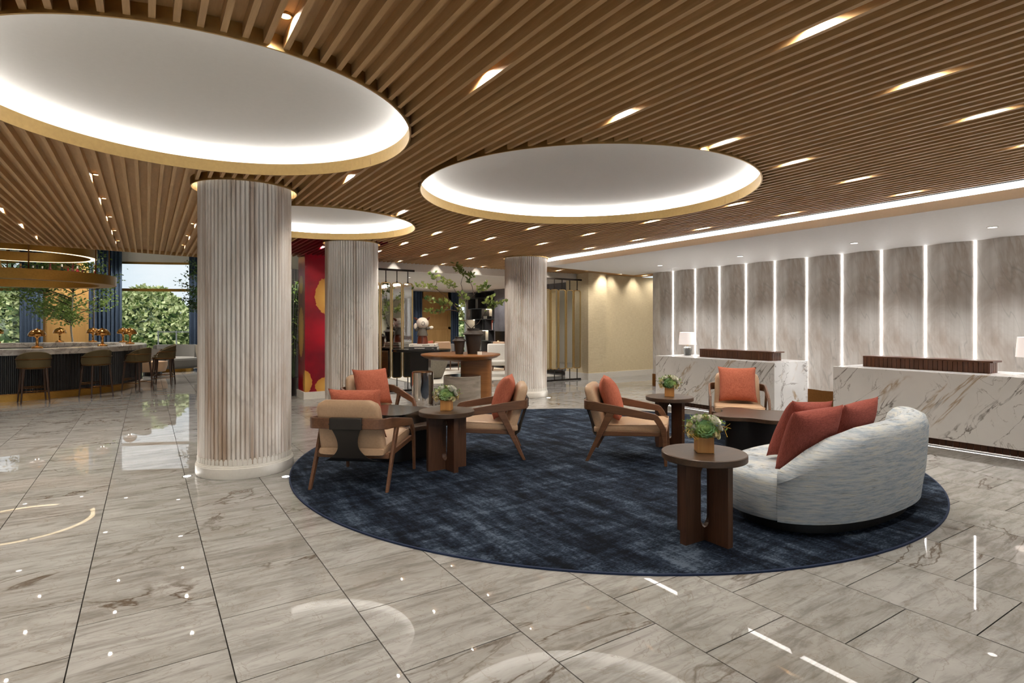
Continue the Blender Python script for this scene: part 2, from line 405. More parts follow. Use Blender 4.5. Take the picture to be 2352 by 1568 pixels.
# ================================================================== STRUCTURE
# ---- floor: square stone tiles laid in running bond
floor = struct('floor', MB().box((3, 9.5, -.06), (30, 37, .1)), 'grout', 'pale grey veined stone floor laid in square polished tiles')
TP = .6315; TX0 = -.303; TY0 = 3.03
tile_me = MB().box((0, 0, -.006), (TP-.006, TP-.006, .012)).mesh('tile'); tile_me.materials.append(MAT['floor_stone'])
FX, FY = sin(radians(32.7)), cos(radians(32.7))
tiles = []
for k in range(-17, 24):
    for j in range(-12, 38):
        x = TX0+(k+.5)*TP; y = TY0+(j+.5)*TP-(TP/2 if k % 2 else 0)
        if -11 < x < 14.6 and -5 < y < 26: 
            d = x*FX+y*FY; u = (x*FY-y*FX)/d if d > .3 else 9
            hid = hypot(x-4.56, y-5.36) < 3.0
            vis = d > 1.6 and abs(u) < .98 and not hid
            tiles.append((0 if vis else 1, d if d > 0 else 99, x, y))
tiles.sort(); far = MB()
for n, (h, d, x, y) in enumerate(tiles):
    if n < 300 and h == 0: inst(tile_me, 'tile', floor, (x, y, 0))
    else:
        q = TP/2-.003; far.add([(x-q, y-q, 0), (x+q, y-q, 0), (x+q, y+q, 0), (x-q, y+q, 0)], [(0, 1, 2, 3)])
tag(far.build('far_tile', 'floor_stone', floor), kind='stuff')

# ---- slatted oak ceiling with round openings
ZS, ZB = 3.0, 3.068
DISC = [(0.36, 4.58, 1.42), (4.09, 4.88, 1.80), (2.09, 8.46, 1.385)]
PIL = [(.90, 6.72, .515), (3.09, 10.12, .49), (6.97, 10.30, .49)]
HOLES = [(x, y, r+.012) for x, y, r in DISC]+[(x, y, r+.012) for x, y, r in PIL]
ceiling = struct('ceiling', MB().prism([(-11, -6), (15, -6), (15, 12.9), (2.2, 12.9), (2.2, 13.9), (-2, 13.25), (-11, 12.9)], 3.58, 3.63), 'white_paint', 'oak slatted ceiling with round lit openings and recessed lights')
EDGE = [(-5, 13.0), (-2.17, 13.29), (-1.09, 13.52), (-.13, 13.72), (.42, 13.84), (1, 13.95), (2.6, 14.2)]
def lerp_pts(P, x):
    for (a, b), (c, d) in zip(P, P[1:]):
        if a <= x <= c: return b+(d-b)*(x-a)/(c-a)
    return P[0][1] if x < P[0][0] else P[-1][1]
def span(x):
    if x < 2.15: return (-4.0, lerp_pts(EDGE, x))
    if x < 7.42: return (-4.0, 12.72)
    return (10.32+(x-7.56)*.18, 12.72)
def cut(iv, x, extra=0):
    out = [iv]
    for cx, cy, r in HOLES:
        dx = abs(x-cx); r += extra
        if dx < r:
            h = sqrt(r*r-dx*dx); new = []
            for a, b in out:
                if b <= cy-h or a >= cy+h: new.append((a, b)); continue
                if a < cy-h: new.append((a, cy-h))
                if b > cy+h: new.append((cy+h, b))
            out = new
    return [(a, b) for a, b in out if b-a > .03]
RED = (2.15, 3.72, 9.7, 12.72)
slat_cache = {}
nx0, nx1 = -46, 128
for k in range(nx0, nx1):
    x = .02+.1*k
    for a, b in cut(span(x), x):
        parts = [(a, b, 'oak_slat')]
        if RED[0] < x < RED[1] and b > RED[2]:
            parts = ([(a, RED[2], 'oak_slat')] if a < RED[2]-.03 else [])+[(max(a, RED[2]), b, 'red_slat')]
        for p, q, m in parts:
            MB().box((x, (p+q)/2, (ZS+ZB)/2), (.03, q-p, ZB-ZS)).build('slat', m, ceiling)
def backing(mat, redpart):
    mb = MB()
    for k in range(nx0, nx1):
        x0 = .02+.1*k; x1 = x0+.1; xm = x0+.05
        for a, b in cut(span(xm), xm):
            isr = RED[0] < xm < RED[1]
            if isr:
                if redpart: a = max(a, RED[2])
                else: b = min(b, RED[2])
            elif redpart: continue
            if b-a < .02: continue
            ends = []
            for e in (a, b):
                ee = [e, e]
                for i, xx in enumerate((x0, x1)):
                    for cx, cy, r in HOLES:
                        if abs(xm-cx) < r+.05:
                            h = sqrt(max(0, r*r-(xx-cx)**2)); hm = sqrt(max(0, r*r-(xm-cx)**2))
                            if abs(e-(cy-hm)) < .002: ee[i] = cy-h
                            if abs(e-(cy+hm)) < .002: ee[i] = cy+h
                ends.append(ee)
            mb.add([(x0, ends[0][0], ZB), (x1, ends[0][1], ZB), (x1, ends[1][1], ZB), (x0, ends[1][0], ZB)], [(0, 1, 2, 3)])
    return mb.build('oak_backing' if not redpart else 'red_backing', mat, ceiling)
backing('oak_backing', False); backing('red_slat', True)
# rim closing the slats over the bar
mb = MB(); pts = [(x/5, lerp_pts(EDGE, x/5)) for x in range(-24, 13)]
for (a, b), (c, d) in zip(pts, pts[1:]): mb.add([(a, b, ZS), (c, d, ZS), (c, d, 4.4), (a, b, 4.4), (a, b+.03, ZS), (c, d+.03, ZS), (c, d+.03, 4.4), (a, b+.03, 4.4)], [(0, 1, 2, 3), (4, 5, 6, 7), (0, 1, 5, 4)])
mb.build('edge_fascia', 'oak_slat', ceiling)

# ---- round light wells
WL = ['largest white round ceiling recess with glowing rim over the marble pillar', 'wide white round ceiling recess with glowing rim above the blue rug', 'white round ceiling recess with glowing rim behind the nearest pillar']
for i, (x, y, r) in enumerate(DISC):
    t = thing('ceiling_light_well', WL[i], 'ceiling light', (x, y, 0), 0, 'round lit ceiling recesses')
    MB().lathe([(r, 2.985), (r+.012, 2.985), (r+.012, 3.092), (r, 3.092), (r, 2.985)], 128).build('brass_ring', 'brass', t, smooth=30)
    MB().lathe([(r+.002, 3.088), (r+.17, 3.088), (r+.17, 3.20), (r+.163, 3.209), (.001, 3.211)], 128).build('cove', 'cove_paint', t, smooth=30)
    MB().lathe([(r+.07, 3.094), (r+.11, 3.094), (r+.11, 3.108), (r+.07, 3.108), (r+.07, 3.094)], 128).build('light_strip', 'led_cove', t)

# ---- fluted marble pillars
NR = 64
rib_me = None
PL_ = ['nearest fluted marble pillar with white moulded base at the rug edge', 'fluted marble pillar in front of the red and gold mural', 'fluted marble pillar beside the reception ceiling corner, farthest back']
_rb = MB(); _sec = [(.432+.027*sin(a), .0195*cos(a)) for a in [pi*i/8 for i in range(9)]]
_rb.sweep([[(p, q, .14) for p, q in [(.42, .019)]+_sec+[(.42, -.019)]], [(p, q, 3.06) for p, q in [(.42, .019)]+_sec+[(.42, -.019)]]])
rib_me = _rb.mesh('flute'); rib_me.materials.append(MAT['pillar_marble']); rib_me.shade_smooth(); rib_me.set_sharp_from_angle(angle=radians(60))
_base = MB().lathe([(.0, 0), (.474, 0), (.480, .01), (.480, .105), (.474, .113), (.474, .120), (.468, .126), (.468, .134), (.458, .14), (.3, .14)], 96).mesh('base'); _base.materials.append(MAT['plaster_white']); _base.shade_smooth(); _base.set_sharp_from_angle(angle=radians(35))
_th = MB()
for i in range(NR):
    a = 2*pi*(i+.5)/NR; M = Matrix.Rotation(a, 3, 'Z'); _th.box(M @ Vector((.45, 0, .16)), (.028, .034, .05), M); _th.box(M @ Vector((.448, 0, .19)), (.024, .02, .016), M)
_th = _th.mesh('base_teeth'); _th.materials.append(MAT['plaster_white'])
for i, (x, y, rc_) in enumerate(PIL):
    t = thing('marble_pillar', PL_[i], 'pillar', (x, y, 0), 0, 'fluted marble pillars')
    MB().lathe([(.43, 0.02), (.43, 3.082)], 64).build('core', 'pillar_marble', t, smooth=True)
    for k in range(NR): inst(rib_me, 'flute', t, (0, 0, 0), 2*pi*k/NR)
    inst(_base, 'base', t); tag(inst(_th, 'base_teeth', t), kind='stuff')
    MB().lathe([(rc_, 2.985), (rc_+.01, 2.985), (rc_+.01, 3.082), (rc_, 3.082), (rc_, 2.985)], 96).build('brass_collar', 'brass', t, smooth=30)
    MB().lathe([(.43, 3.083), (.53, 3.083), (.53, 3.07)], 64).build('collar_lid', 'cove_paint', t)
    MB().lathe([(.466, 3.066), (.48, 3.066), (.48, 3.08), (.466, 3.08), (.466, 3.066)], 64).build('light_strip', 'led_pillar', t)

# ---- recessed downlights
dl = thing('recessed_downlight', 'small round brass downlight recessed between the ceiling slats', 'downlight', (0, 0, 0), 0, 'downlights in the slatted ceiling')
MB().lathe([(.026, ZB-.012), (.033, ZB-.012), (.033, ZB), (.026, ZB), (.026, ZB-.012)], 20).build('trim', 'brass', dl, smooth=30)
MB().lathe([(.0001, ZB-.006), (.026, ZB-.006)], 20).build('lens', 'downlight_lens', dl)
light('bulb', 'SPOT', dl, (0, 0, ZB-.016), SPOT, WARM, .018, 165, .6)
DX = [-2.63, -1.53, -.43, .57, 1.67, 2.77, 3.87, 4.87, 5.97, 7.07]; DY = [1.55, 2.94, 4.33, 5.72, 7.08, 8.36, 9.73, 11.1, 12.44]
ORD = ['first', 'second', 'third', 'fourth', 'fifth', 'sixth', 'seventh', 'eighth', 'ninth', 'tenth', 'eleventh']
SPOTS = []
for r_, y in enumerate(DY):
    c_ = 0
    for x in DX:
        a, b = span(x)
        if not (a+.1 < y < b-.05) or (2.6 < x < 4.35 and y > 12.1) or any(hypot(x-cx, y-cy) < r+(.06 if r > 1 else .2) for cx, cy, r in HOLES): continue
        SPOTS.append((x, y, 'small brass downlight between ceiling slats, %s row back, %s from left' % (ORD[r_], ORD[c_]))); c_ += 1
for c_, (x, y) in enumerate(((8.17, 12.25), (9.27, 12.2), (9.97, 11.7), (10.87, 11.75), (11.47, 12.05), (12.37, 12.05), (13.27, 12.05))):
    SPOTS.append((x, y, 'small brass downlight by the beige wall, %s from left' % ORD[c_]))
dim_bulb = [c for c in dl.children if c.type == 'LIGHT'][0].data.copy(); dim_bulb.energy = SPOT*.5; low_bulb = dim_bulb.copy(); low_bulb.energy = SPOT*.14
for k, (x, y, lab) in enumerate(SPOTS):
    o = dl if k == 0 else copy_tree(dl); o.location = (x, y, 0); o['label'] = lab
    if y > 12:
        for c in o.children:
            if c.type == 'LIGHT': c.data = low_bulb if y > 12.4 else dim_bulb

# ---- reception: marble wall, lowered ceiling, light line
XW = 10.8
wall_r = struct('wall_right', MB().box((XW+.2, 2.1, 1.5), (.3, 16.2, 3.0)), 'grasscloth', 'curved marble panel wall with vertical light strips behind reception desks')
prof = []
for i in range(25):
    s = i/24; off = .10*(s/.52)**1.5 if s < .52 else .10*(1-((s-.52)/.48))**.6
    prof.append((-.01-off, .667*(.5-s)))
pm = MB().sweep([[(.04, .667/2-.006, z)]+[(px, py*.98, z) for px, py in prof]+[(.04, -.667/2+.006, z)] for z in (.31, 2.86)])
panel_me = pm.mesh('marble_panel'); panel_me.materials.append(MAT['wall_marble']); panel_me.shade_smooth(); panel_me.set_sharp_from_angle(angle=radians(28))
strip_me = MB().box((-.012, 0, 1.58), (.014, .016, 2.54)).mesh('light_strip'); strip_me.materials.append(MAT['led_line'])
for k in range(0, 18):
    ys = 9.54-.667*k
    inst(panel_me, 'marble_panel', wall_r, (XW, ys+.3335, 0)); inst(strip_me, 'light_strip', wall_r, (XW, ys, 0))
MB().box((XW+.0, 2.1, .155), (.06, 16.2, .31)).build('bronze_plinth', 'bronze', wall_r)
MB().box((XW+.2, 10.215, 1.5), (.36, .03, 3.0)).build('end_panel', 'grasscloth', wall_r)
# lowered white ceiling
t = struct('trim_1', MB().prism([(7.56, -6), (7.56, 10.30), (10.79, 10.88), (10.79, -6)], 2.85, 2.95), 'white_paint', 'lowered white ceiling over the reception desks')
MB().box((7.545, 2.15, 2.90), (.03, 16.3, .11)).build('fascia', 'white_paint', t)
MB().box((7.56, 2.15, 2.992), (.02, 16.28, .07)).build('light_line', 'led_cove_line', t)
MB().box((7.48, 10.36, 2.98), (.14, .08, .09)).build('end_cap', 'brass', t)
MB().add([(7.56, 10.32, 2.85), (10.79, 10.90, 2.85), (10.79, 10.90, 3.02), (7.56, 10.32, 3.02)], [(0, 1, 2, 3)]).build('oak_edge', 'oak_slat', t)
rl = thing('reception_downlight', 'round white downlight set in the lowered reception ceiling', 'downlight', (9.48, 6.75, 0), 0, 'downlights over reception')
MB().lathe([(.05, 2.842), (.062, 2.842), (.062, 2.85), (.05, 2.85), (.05, 2.842)], 24).build('trim', 'white_paint', rl)
MB().lathe([(.0001, 2.846), (.05, 2.846)], 24).build('lens', 'downlight_lens', rl); light('bulb', 'SPOT', rl, (0, 0, 2.835), 180, (1, .985, .97), .04, 120, .8)
rl['label'] = 'round white reception ceiling downlight, second from the far end'
for y, w in ((8.75, 'at the far end'), (4.68, 'third from the far end'), (2.92, 'fourth from the far end'), (.9, 'nearest the viewer')):
    o = copy_tree(rl); o.location = (9.48, y, 0); o['label'] = 'round white reception ceiling downlight, '+w

# ---- beige back wall and column
wb = struct('wall_back', MB().box((12.9, 12.6, 1.5), (4.4, .2, 3.0)), 'grasscloth', 'beige grasscloth wall beside the reception')
MB().box((10.695, 12.7, 1.5), (.67, 1.0, 3.0)).build('pier', 'grasscloth', wb)
bb = struct('baseboard_back', MB().box((12.9, 12.485, .085), (4.4, .03, .17)), 'plaster_white', 'white baseboard along beige wall')
MB().box((10.695, 12.185, .095), (.73, .04, .19)).build('pier_base', 'plaster_white', bb); MB().box((10.345, 12.7, .095), (.04, 1.0, .19)).build('pier_base', 'plaster_white', bb)
MB().box((10.695, 12.19, .18), (.71, .03, .02)).build('moulding', 'plaster_white', bb)
we = struct('wall_side', MB().box((14.6, 9, 1.5), (.2, 8, 3.0)), 'plaster_white', 'cream side wall beyond the marble wall')
struct('wall_south', MB().box((12.8, 5.0, 1.5), (3.6, .2, 3)), 'plaster_white', 'plain cream wall behind the marble wall')

cd = thing('corridor_fill_light', 'added fill light behind the marble wall, brightening the mirror panes', 'downlight', (12.8, 9.2, 0))  # unseen lamp added so the right-hand mirror panes reflect a lit wall
MB().lathe([(.0001, 3.56), (.05, 3.56)], 20).build('lens', 'downlight_lens', cd); MB().lathe([(.05, 3.555), (.065, 3.555), (.065, 3.57), (.05, 3.57)], 20).build('trim', 'white_paint', cd); light('bulb', 'SPOT', cd, (0, 0, 3.54), 220, NEUT, .06, 150, .6)
# ---- header over the lounge opening, lounge ceiling
hd = struct('trim_2', MB().box((7.4, 12.80, 2.96), (6.3, .16, .28)), 'white_paint', 'white beam above the lounge opening')
struct('trim_3', MB().box((7.6, 17.0, 2.86), (7.0, 8.3, .05)), 'lounge_ceiling_paint', 'white lounge ceiling behind the screens')
# lounge walls
wl_ = struct('wall_lounge', MB().box((4.2, 17.1, 2.2), (.15, 8.2, 4.4)).box((3.2, 12.93, 3.75), (2.1, .06, 1.3)), 'plaster_white', 'cream wall dividing bar and lounge')
XL = 11.0
struct('wall_fireplace', MB().box((XL+.45, 17.0, 1.5), (.2, 7.6, 3)), 'plaster_white', 'wall holding the bookshelf and fireplace')
fp = struct('trim_4', MB().box((XL+.02, 15.6, 1.5), (.6, 4.6, 2.7)), 'slate', 'grey stone chimney breast with glowing fire slot')
MB().box((XL-.285, 17.2, 1.0), (.03, 1.2, .62)).build('firebox', 'black_lacquer', fp)
fl = MB(); fc = MB()
for i in range(16):
    y = 16.7+i*.066; h = .12+.14*random.random()
    fl.lathe([(.045, 0), (.05, h*.3), (.025, h*.7), (.002, h)], 8, (XL-.33, y, .74)); fc.lathe([(.02, 0), (.026, h*.2), (.002, h*.6)], 6, (XL-.345, y, .74))
f_ = fl.build('flame', 'flame', fp, smooth=True); fc.build('flame_core', 'flame_core', fp, smooth=True)
# lounge rear wall, panel, window
struct('wall_rear', MB().box((5.9, 20.5, 1.5), (5.1, .15, 3)).box((11.3, 20.5, 1.5), (.8, .15, 3)).box((9.7, 20.5, 2.7), (2.5, .15, .5)), 'plaster_white', 'lounge rear wall with oak panel')
def frame_panel(name, w, h, label, loc, rz=0, structure=True):
    t = thing(name, label, 'wall panel', loc, rz)
    MB().box((0, 0, h/2), (w, .04, h)).build('backboard', 'oak_panel', t)
    for (x, z, ww, hh) in ((-w/2+.06, h/2, .12, h), (w/2-.06, h/2, .12, h), (0, h*.06, w, h*.12), (0, h*.5, w, .1), (0, h*.95, w, h*.1)):
        MB().box((x, -.027, z), (ww, .014, hh)).build('rail', 'oak_panel', t, bevel=.003)
    return t
frame_panel('oak_wall_panel', 1.3, 2.83, 'light oak wall panel between blue curtains in the lounge', (9.52, 20.38, 0))
def window(name, pts, z0, z1, mull, label, post=True):
    t = tag(thing(name, label, None), kind='structure')
    for i, ((x0, y0), (x1, y1)) in enumerate(zip(pts, pts[1:])):
        MB().add([(x0, y0, z0), (x1, y1, z0), (x1, y1, z1), (x0, y0, z1)], [(0, 1, 2, 3)]).build('pane', 'window_glass', t)
        L = hypot(x1-x0, y1-y0); a = atan2(y1-y0, x1-x0); M = Matrix.Rotation(a, 3, 'Z')
        for z, hh in mull: MB().box(((x0+x1)/2, (y0+y1)/2, z), (L+.01, .06, hh), M).build('mullion', 'brass_satin', t)
    return t
window('window_1', [(9.0, 20.5), (10.9, 20.5)], .05, 2.45, [(.04, .08), (1.72, .03), (2.45, .06)], 'narrow lounge window beside the bookshelf')

# ---- bar hall: curved glass front, high ceiling
FV = Vector((FX, FY)); RV = Vector((FY, -FX))
def fac(s, d=20.3):
    p = FV*(d+.35*sin((s+14)*.55))+RV*s; return (p.x, p.y)
window('window_2', [fac(-21+i*.75, 20.75) for i in range(16)], .02, 3.81, [(.04, .08), (2.82, .10), (3.81, .09)], 'tall curved bar window with brass rails looking onto green hedges')
mb = MB(); P = [fac(-21+i*.75, 20.7) for i in range(16)]
for (a, b), (c, d) in zip(P, P[1:]): mb.add([(a, b, 3.84), (c, d, 3.84), (c, d, 4.6), (a, b, 4.6)], [(0, 1, 2, 3)])
struct('wall_left', mb, 'white_paint', 'white curved wall strip over the bar window')
struct('trim_5', MB().prism([(-12, 12.6), (4.3, 12.6), (4.3, 21.6)]+[fac(-9.75-i*.75, 21.1) for i in range(16)]+[(-12, 30.5)], 4.4, 4.5), 'white_paint', 'high white ceiling over the bar')
struct('wall_bar', MB().box((-11, 12.9, 2.2), (.2, 35, 4.4)), 'plaster_white', 'plain wall at the far left of the bar hall')
struct('wall_bar_end', MB().box((3.35, 21.6, 2.2), (1.9, .15, 4.4)), 'plaster_white', 'cream wall beside the bar window')
# street front behind the viewer: glazed, daylight comes in
wf = struct('wall_front', MB().box((2, -4.6, 3.35), (26, .2, .7)), 'white_paint', 'white wall over the glazed street front')
window('window_3', [(-11, -4.6), (-8, -4.6), (-5, -4.6), (-2, -4.6), (1, -4.6), (4, -4.6), (7, -4.6), (10.6, -4.6)], .05, 3.0, [(.05, .1), (2.98, .06)], 'glazed street front seen only in the mirrors')

# ---- red mural wall
rw = struct('trim_6', MB().box((3.5, 12.55, 1.62), (1.48, .6, 2.96)), 'red_mural', 'red mural wall block with gold blots behind the second pillar')
MB().box((3.5, 12.55, .075), (1.54, .66, .15)).build('white_plinth', 'plaster_white', rw)

# ================================================================== FURNITURE
# ---- round rug
rg = thing('round_rug', 'large round navy blue rug with mottled slate pattern under the seating', 'rug', (4.60, 5.33, 0))
MB().lathe([(.0001, .014), (3.43, .014), (3.455, .012), (3.455, .0005)], 160).build('pile', 'rug_blue', rg)
MB().lathe([(3.454, .001), (3.467, .001), (3.467, .012), (3.454, .013)], 160).build('binding', 'rug_edge', rg)

# ---- cushions
def pillow_mesh(mat, s=.5, th=.16, name='cushion'):
    mb = MB()
    def f(sign):
        def g(u, v):
            a, b = 2*u-1, 2*v-1
            e = (1-abs(a)**2.6)*(1-abs(b)**2.6)
            pin = 1-.09*(1-abs(a)**2.4)*abs(b)**3
            pin2 = 1-.09*(1-abs(b)**2.4)*abs(a)**3
            x = a*s/2*pin2*1.0; z = b*s/2*pin
            n = mnoise.noise(Vector((a*1.5, b*1.5, sign*3)))*.012*e
            return (x, sign*(th/2*(max(e, 0)**.5))+n, z)
        return g
    mb.grid(f(1), 20, 20); mb.grid(f(-1), 20, 20)
    me = mb.mesh(name); bm = bmesh.new(); bm.from_mesh(me); bmesh.ops.remove_doubles(bm, verts=bm.verts, dist=.0008); bmesh.ops.recalc_face_normals(bm, faces=bm.faces); bm.to_mesh(me); bm.free()
    me.materials.append(MAT[mat]); me.shade_smooth(); return me
pm_coral = pillow_mesh('coral_cloth', .52, .22); pm_rust = pillow_mesh('rust_cloth', .52, .20)
_pp = [((2*i/40-1)*.249, 0, -.249) for i in range(41)]
pip_me = MB().tube([(x*.5*s_, 0, z*.5*s_) for s_ in (.985,) for x, z in [(-1, -1), (1, -1), (1, 1), (-1, 1)]], .004, 6, closed=True).mesh('piping')
pip_me.materials.append(MAT['rust_cloth'])
def cushion(me, loc, rot, label, group):
    o = inst(me, 'cushion'); tag(o, label, 'cushion', group)
    o.rotation_mode = 'XYZ'; o.matrix_world = Matrix.Translation(loc) @ rot; return o

# ---- lounge chairs (faces +y)
def make_chair():
    t = thing('lounge_chair', '', 'chair')
    # seat cushion
    def seat(u, v):
        pass
    mb = MB(); secs = []
    for i in range(13):
        y = -.36+.80*i/12; zt = .405+.045*(i/12); th = .115; rnd = 1-max(0, (abs(i/12-.5)*2-.86)/.14)**2*.45
        w = .315
        secs.append([(w*cos(a)**1*1 if False else (w if cos(a) > 0 else -w)*abs(cos(a))**.22, y, zt-th/2+(th/2*rnd)*(1 if sin(a) > 0 else -1)*abs(sin(a))**.35) for a in [2*pi*k/28+.01 for k in range(28)]])
    mb.sweep(secs); sc_ = mb.build('seat_cushion', 'tan_leather', t, smooth=50)
    MB().tube([(-.312, -.30, .395), (-.314, .40, .437), (-.29, .437, .44), (.29, .437, .44), (.314, .40, .437), (.312, -.30, .395)], .004, 6).build('piping', 'tan_leather', sc_, smooth=True)
    # back cushion, rounded top corners, leaning back
    mb = MB(); secs = []
    n = 16
    for i in range(n+1):
        h = i/n; z = .34+.50*h; yc = -.285-.155*h
        w = .315-.02*h; 
        if h > .80: w *= sqrt(max(.03, 1-((h-.80)/.215)**2))*.28+.72 if h < .99 else .74
        th = .125*(1-max(0, (h-.85)/.15)**2*.55)*(1-max(0, (.1-h)/.1)**2*.4)
        secs.append([((w if cos(a) > 0 else -w)*abs(cos(a))**.25, yc+(th/2)*(1 if sin(a) > 0 else -1)*abs(sin(a))**.4, z) for a in [2*pi*k/28+.01 for k in range(28)]])
    mb.sweep(secs); mb.build('back_cushion', 'tan_leather', t, smooth=50)
    # wooden arm band wrapping round the back
    path = []
    half = [(.365, .33, .525, .035), (.372, .20, .543, .04), (.376, 0, .573, .045), (.378, -.20, .603, .048), (.376, -.34, .622, .05), (.362, -.415, .625, .05), (.325, -.452, .627, .05), (.26, -.468, .628, .05), (0, -.475, .628, .05)]
    pts = [(-x, y, z, h) for x, y, z, h in half[:-1]]+[half[-1]]+[q for q in half[:-1]][::-1]
    secs = []
    for i, (x, y, z, h) in enumerate(pts):
        p0 = pts[max(0, i-1)]; p1 = pts[min(len(pts)-1, i+1)]; d = Vector((p1[0]-p0[0], p1[1]-p0[1])); d.normalize(); nx, ny = -d.y, d.x; q = .014
        secs.append([(x-nx*q, y-ny*q, z-h), (x+nx*q, y+ny*q, z-h), (x+nx*q, y+ny*q, z+h), (x-nx*q, y-ny*q, z+h)])
    mb = MB(); mb.sweep(secs); mb.build('arm_band', 'chair_wood', t, bevel=.006)
    for s in (-1, 1):
        def leg(P):
            return [[(s*(x-.014), y-w, z), (s*(x+.014), y-w, z), (s*(x+.014), y+w, z), (s*(x-.014), y+w, z)] for x, y, z, w in P]
        MB().sweep(leg([(.368, .43, 0, .016), (.368, .415, .30, .026), (.367, .402, .40, .034), (.366, .34, .50, .04), (.366, .30, .552, .04)])).build('leg', 'chair_wood', t, bevel=.005)
        MB().sweep(leg([(.372, -.43, 0, .018), (.372, -.30, .27, .03), (.374, -.17, .54, .045), (.374, -.14, .60, .05)])).build('leg', 'chair_wood', t, bevel=.005)
        MB().sweep([[(s*.355, -.30, .285), (s*.32, -.30, .285), (s*.32, -.30, .335), (s*.355, -.30, .335)], [(s*.355, .40, .318), (s*.32, .40, .318), (s*.32, .40, .365), (s*.355, .40, .365)]]).build('seat_rail', 'chair_wood', t, bevel=.004)
    MB().box((0, .40, .33), (.70, .03, .05)).build('seat_rail', 'chair_wood', t, bevel=.004)
    MB().box((0, -.31, .305), (.70, .03, .05)).build('seat_rail', 'chair_wood', t, bevel=.004)
    # dark leather sling down the back
    out = []
    for i in range(21):
        h = i/20; z = .63-.39*h
        w = .165-.07*sin(pi/2*min(1, h/.5)) if h < .5 else .095+.195*((h-.5)/.5)**2.3
        y = -.489+.115*h**1.2 if h < .9 else -.375+.09*(h-.9)/.1
        out.append((w, y, z))
    secs = [[(-w, y-.006, z), (w, y-.006, z), (w, y+.006, z), (-w, y+.006, z)] for w, y, z in out]
    sg = MB().sweep(secs).build('leather_sling', 'dark_leather', t)
    MB().box((0, -.4755, .628), (.31, .046, .108)).build('sling_wrap', 'dark_leather', sg, bevel=.006)
    return t
chair = make_chair()
CH = [((1.84, 5.57), (.64, .77), 'tan leather lounge chair seen from behind, dark sling on its back', 'coral cushion in the chair seen from behind'),
      ((2.62, 7.42), (.04, -1.0), 'tan leather lounge chair nearest the second pillar, facing the viewer', 'coral cushion in the chair nearest the second pillar'),
      ((3.42, 5.90), (-.867, .497), 'tan leather lounge chair facing left beside the small wooden table', 'coral cushion in the left-facing chair beside the brown round table'),
      ((4.738, 4.853), (.643, -.766), 'tan leather lounge chair in the rug centre, facing right', 'coral cushion in the chair at the rug centre'),
      ((6.95, 4.98), (-.78, -.62), 'tan leather lounge chair in front of the far reception desk', 'coral cushion in the chair before the far reception desk')]
for i, ((x, y), (fx, fy), lab, plab) in enumerate(CH):
    o = chair if i == 0 else copy_tree(chair)
    rz = atan2(fy, fx)-pi/2; o.location = (x, y, .014); o.rotation_euler = (0, 0, rz); tag(o, lab, 'chair', 'tan leather lounge chairs on the rug')
    M = Matrix.Translation((x, y, .014)) @ Matrix.Rotation(rz, 4, 'Z')
    tw = (0, .1, -.12, .14, .05)[i]
    R = Matrix.Rotation(rz+tw, 4, 'Z') @ Matrix.Rotation(radians(20), 4, 'X')
    cushion(pm_coral, M @ Vector((0.0, -.205, .685)), R, plab, 'coral cushions in the lounge chairs')

# ---- round side tables
def side_table():
    t = thing('side_table', '', 'table')
    MB().lathe([(.0001, .572), (.29, .572), (.296, .577), (.296, .617), (.29, .622), (.0001, .622)], 64).build('table_top', 'walnut_top', t, smooth=30)
    hole = [( .065*cos(a), .47+.065*sin(a)) for a in [pi*i/12 for i in range(13)]]+[(.065*cos(a), .15+.065*sin(a)) for a in [pi+pi*i/12 for i in range(13)]]
    W = .222
    for ax in (0, 1):
        th = .026; mb = MB()
        k = len(hole)
        # outline split in two C shapes joined above and below the slot
        outer = [(W, .3), (W, .572), (0, .572), (-W, .572), (-W, .3), (-W, 0), (0, 0), (W, 0)]
        import mathutils
        polys = mathutils.geometry.tessellate_polygon([[Vector((p[0], p[1], 0)) for p in outer], [Vector((p[0], p[1], 0)) for p in hole[::-1]]])
        allp = outer+hole[::-1]
        def P(p, s): return (p[0], s*th, p[1]) if ax == 0 else (s*th, p[0], p[1])
        n = len(allp)
        vs = [P(p, -1) for p in allp]+[P(p, 1) for p in allp]
        fs = [tuple(q) for q in polys]+[tuple(i+n for i in q[::-1]) for q in polys]
        m0 = len(outer)
        for lo, hi in ((0, m0), (m0, n)):
            for i in range(lo, hi):
                j = i+1 if i+1 < hi else lo
                fs.append((i, j, n+j, n+i))
        mb.add(vs, fs); mb.build('leg_board', 'walnut', t)
    return t
st = side_table()
ST = [((3.375, 2.70), 'round dark walnut side table nearest the viewer, before the blue sofa'), ((2.70, 5.50), 'round dark walnut side table between two chairs at the rug\'s left'), ((5.62, 5.03), 'round dark walnut side table behind the centre chair, toward reception')]
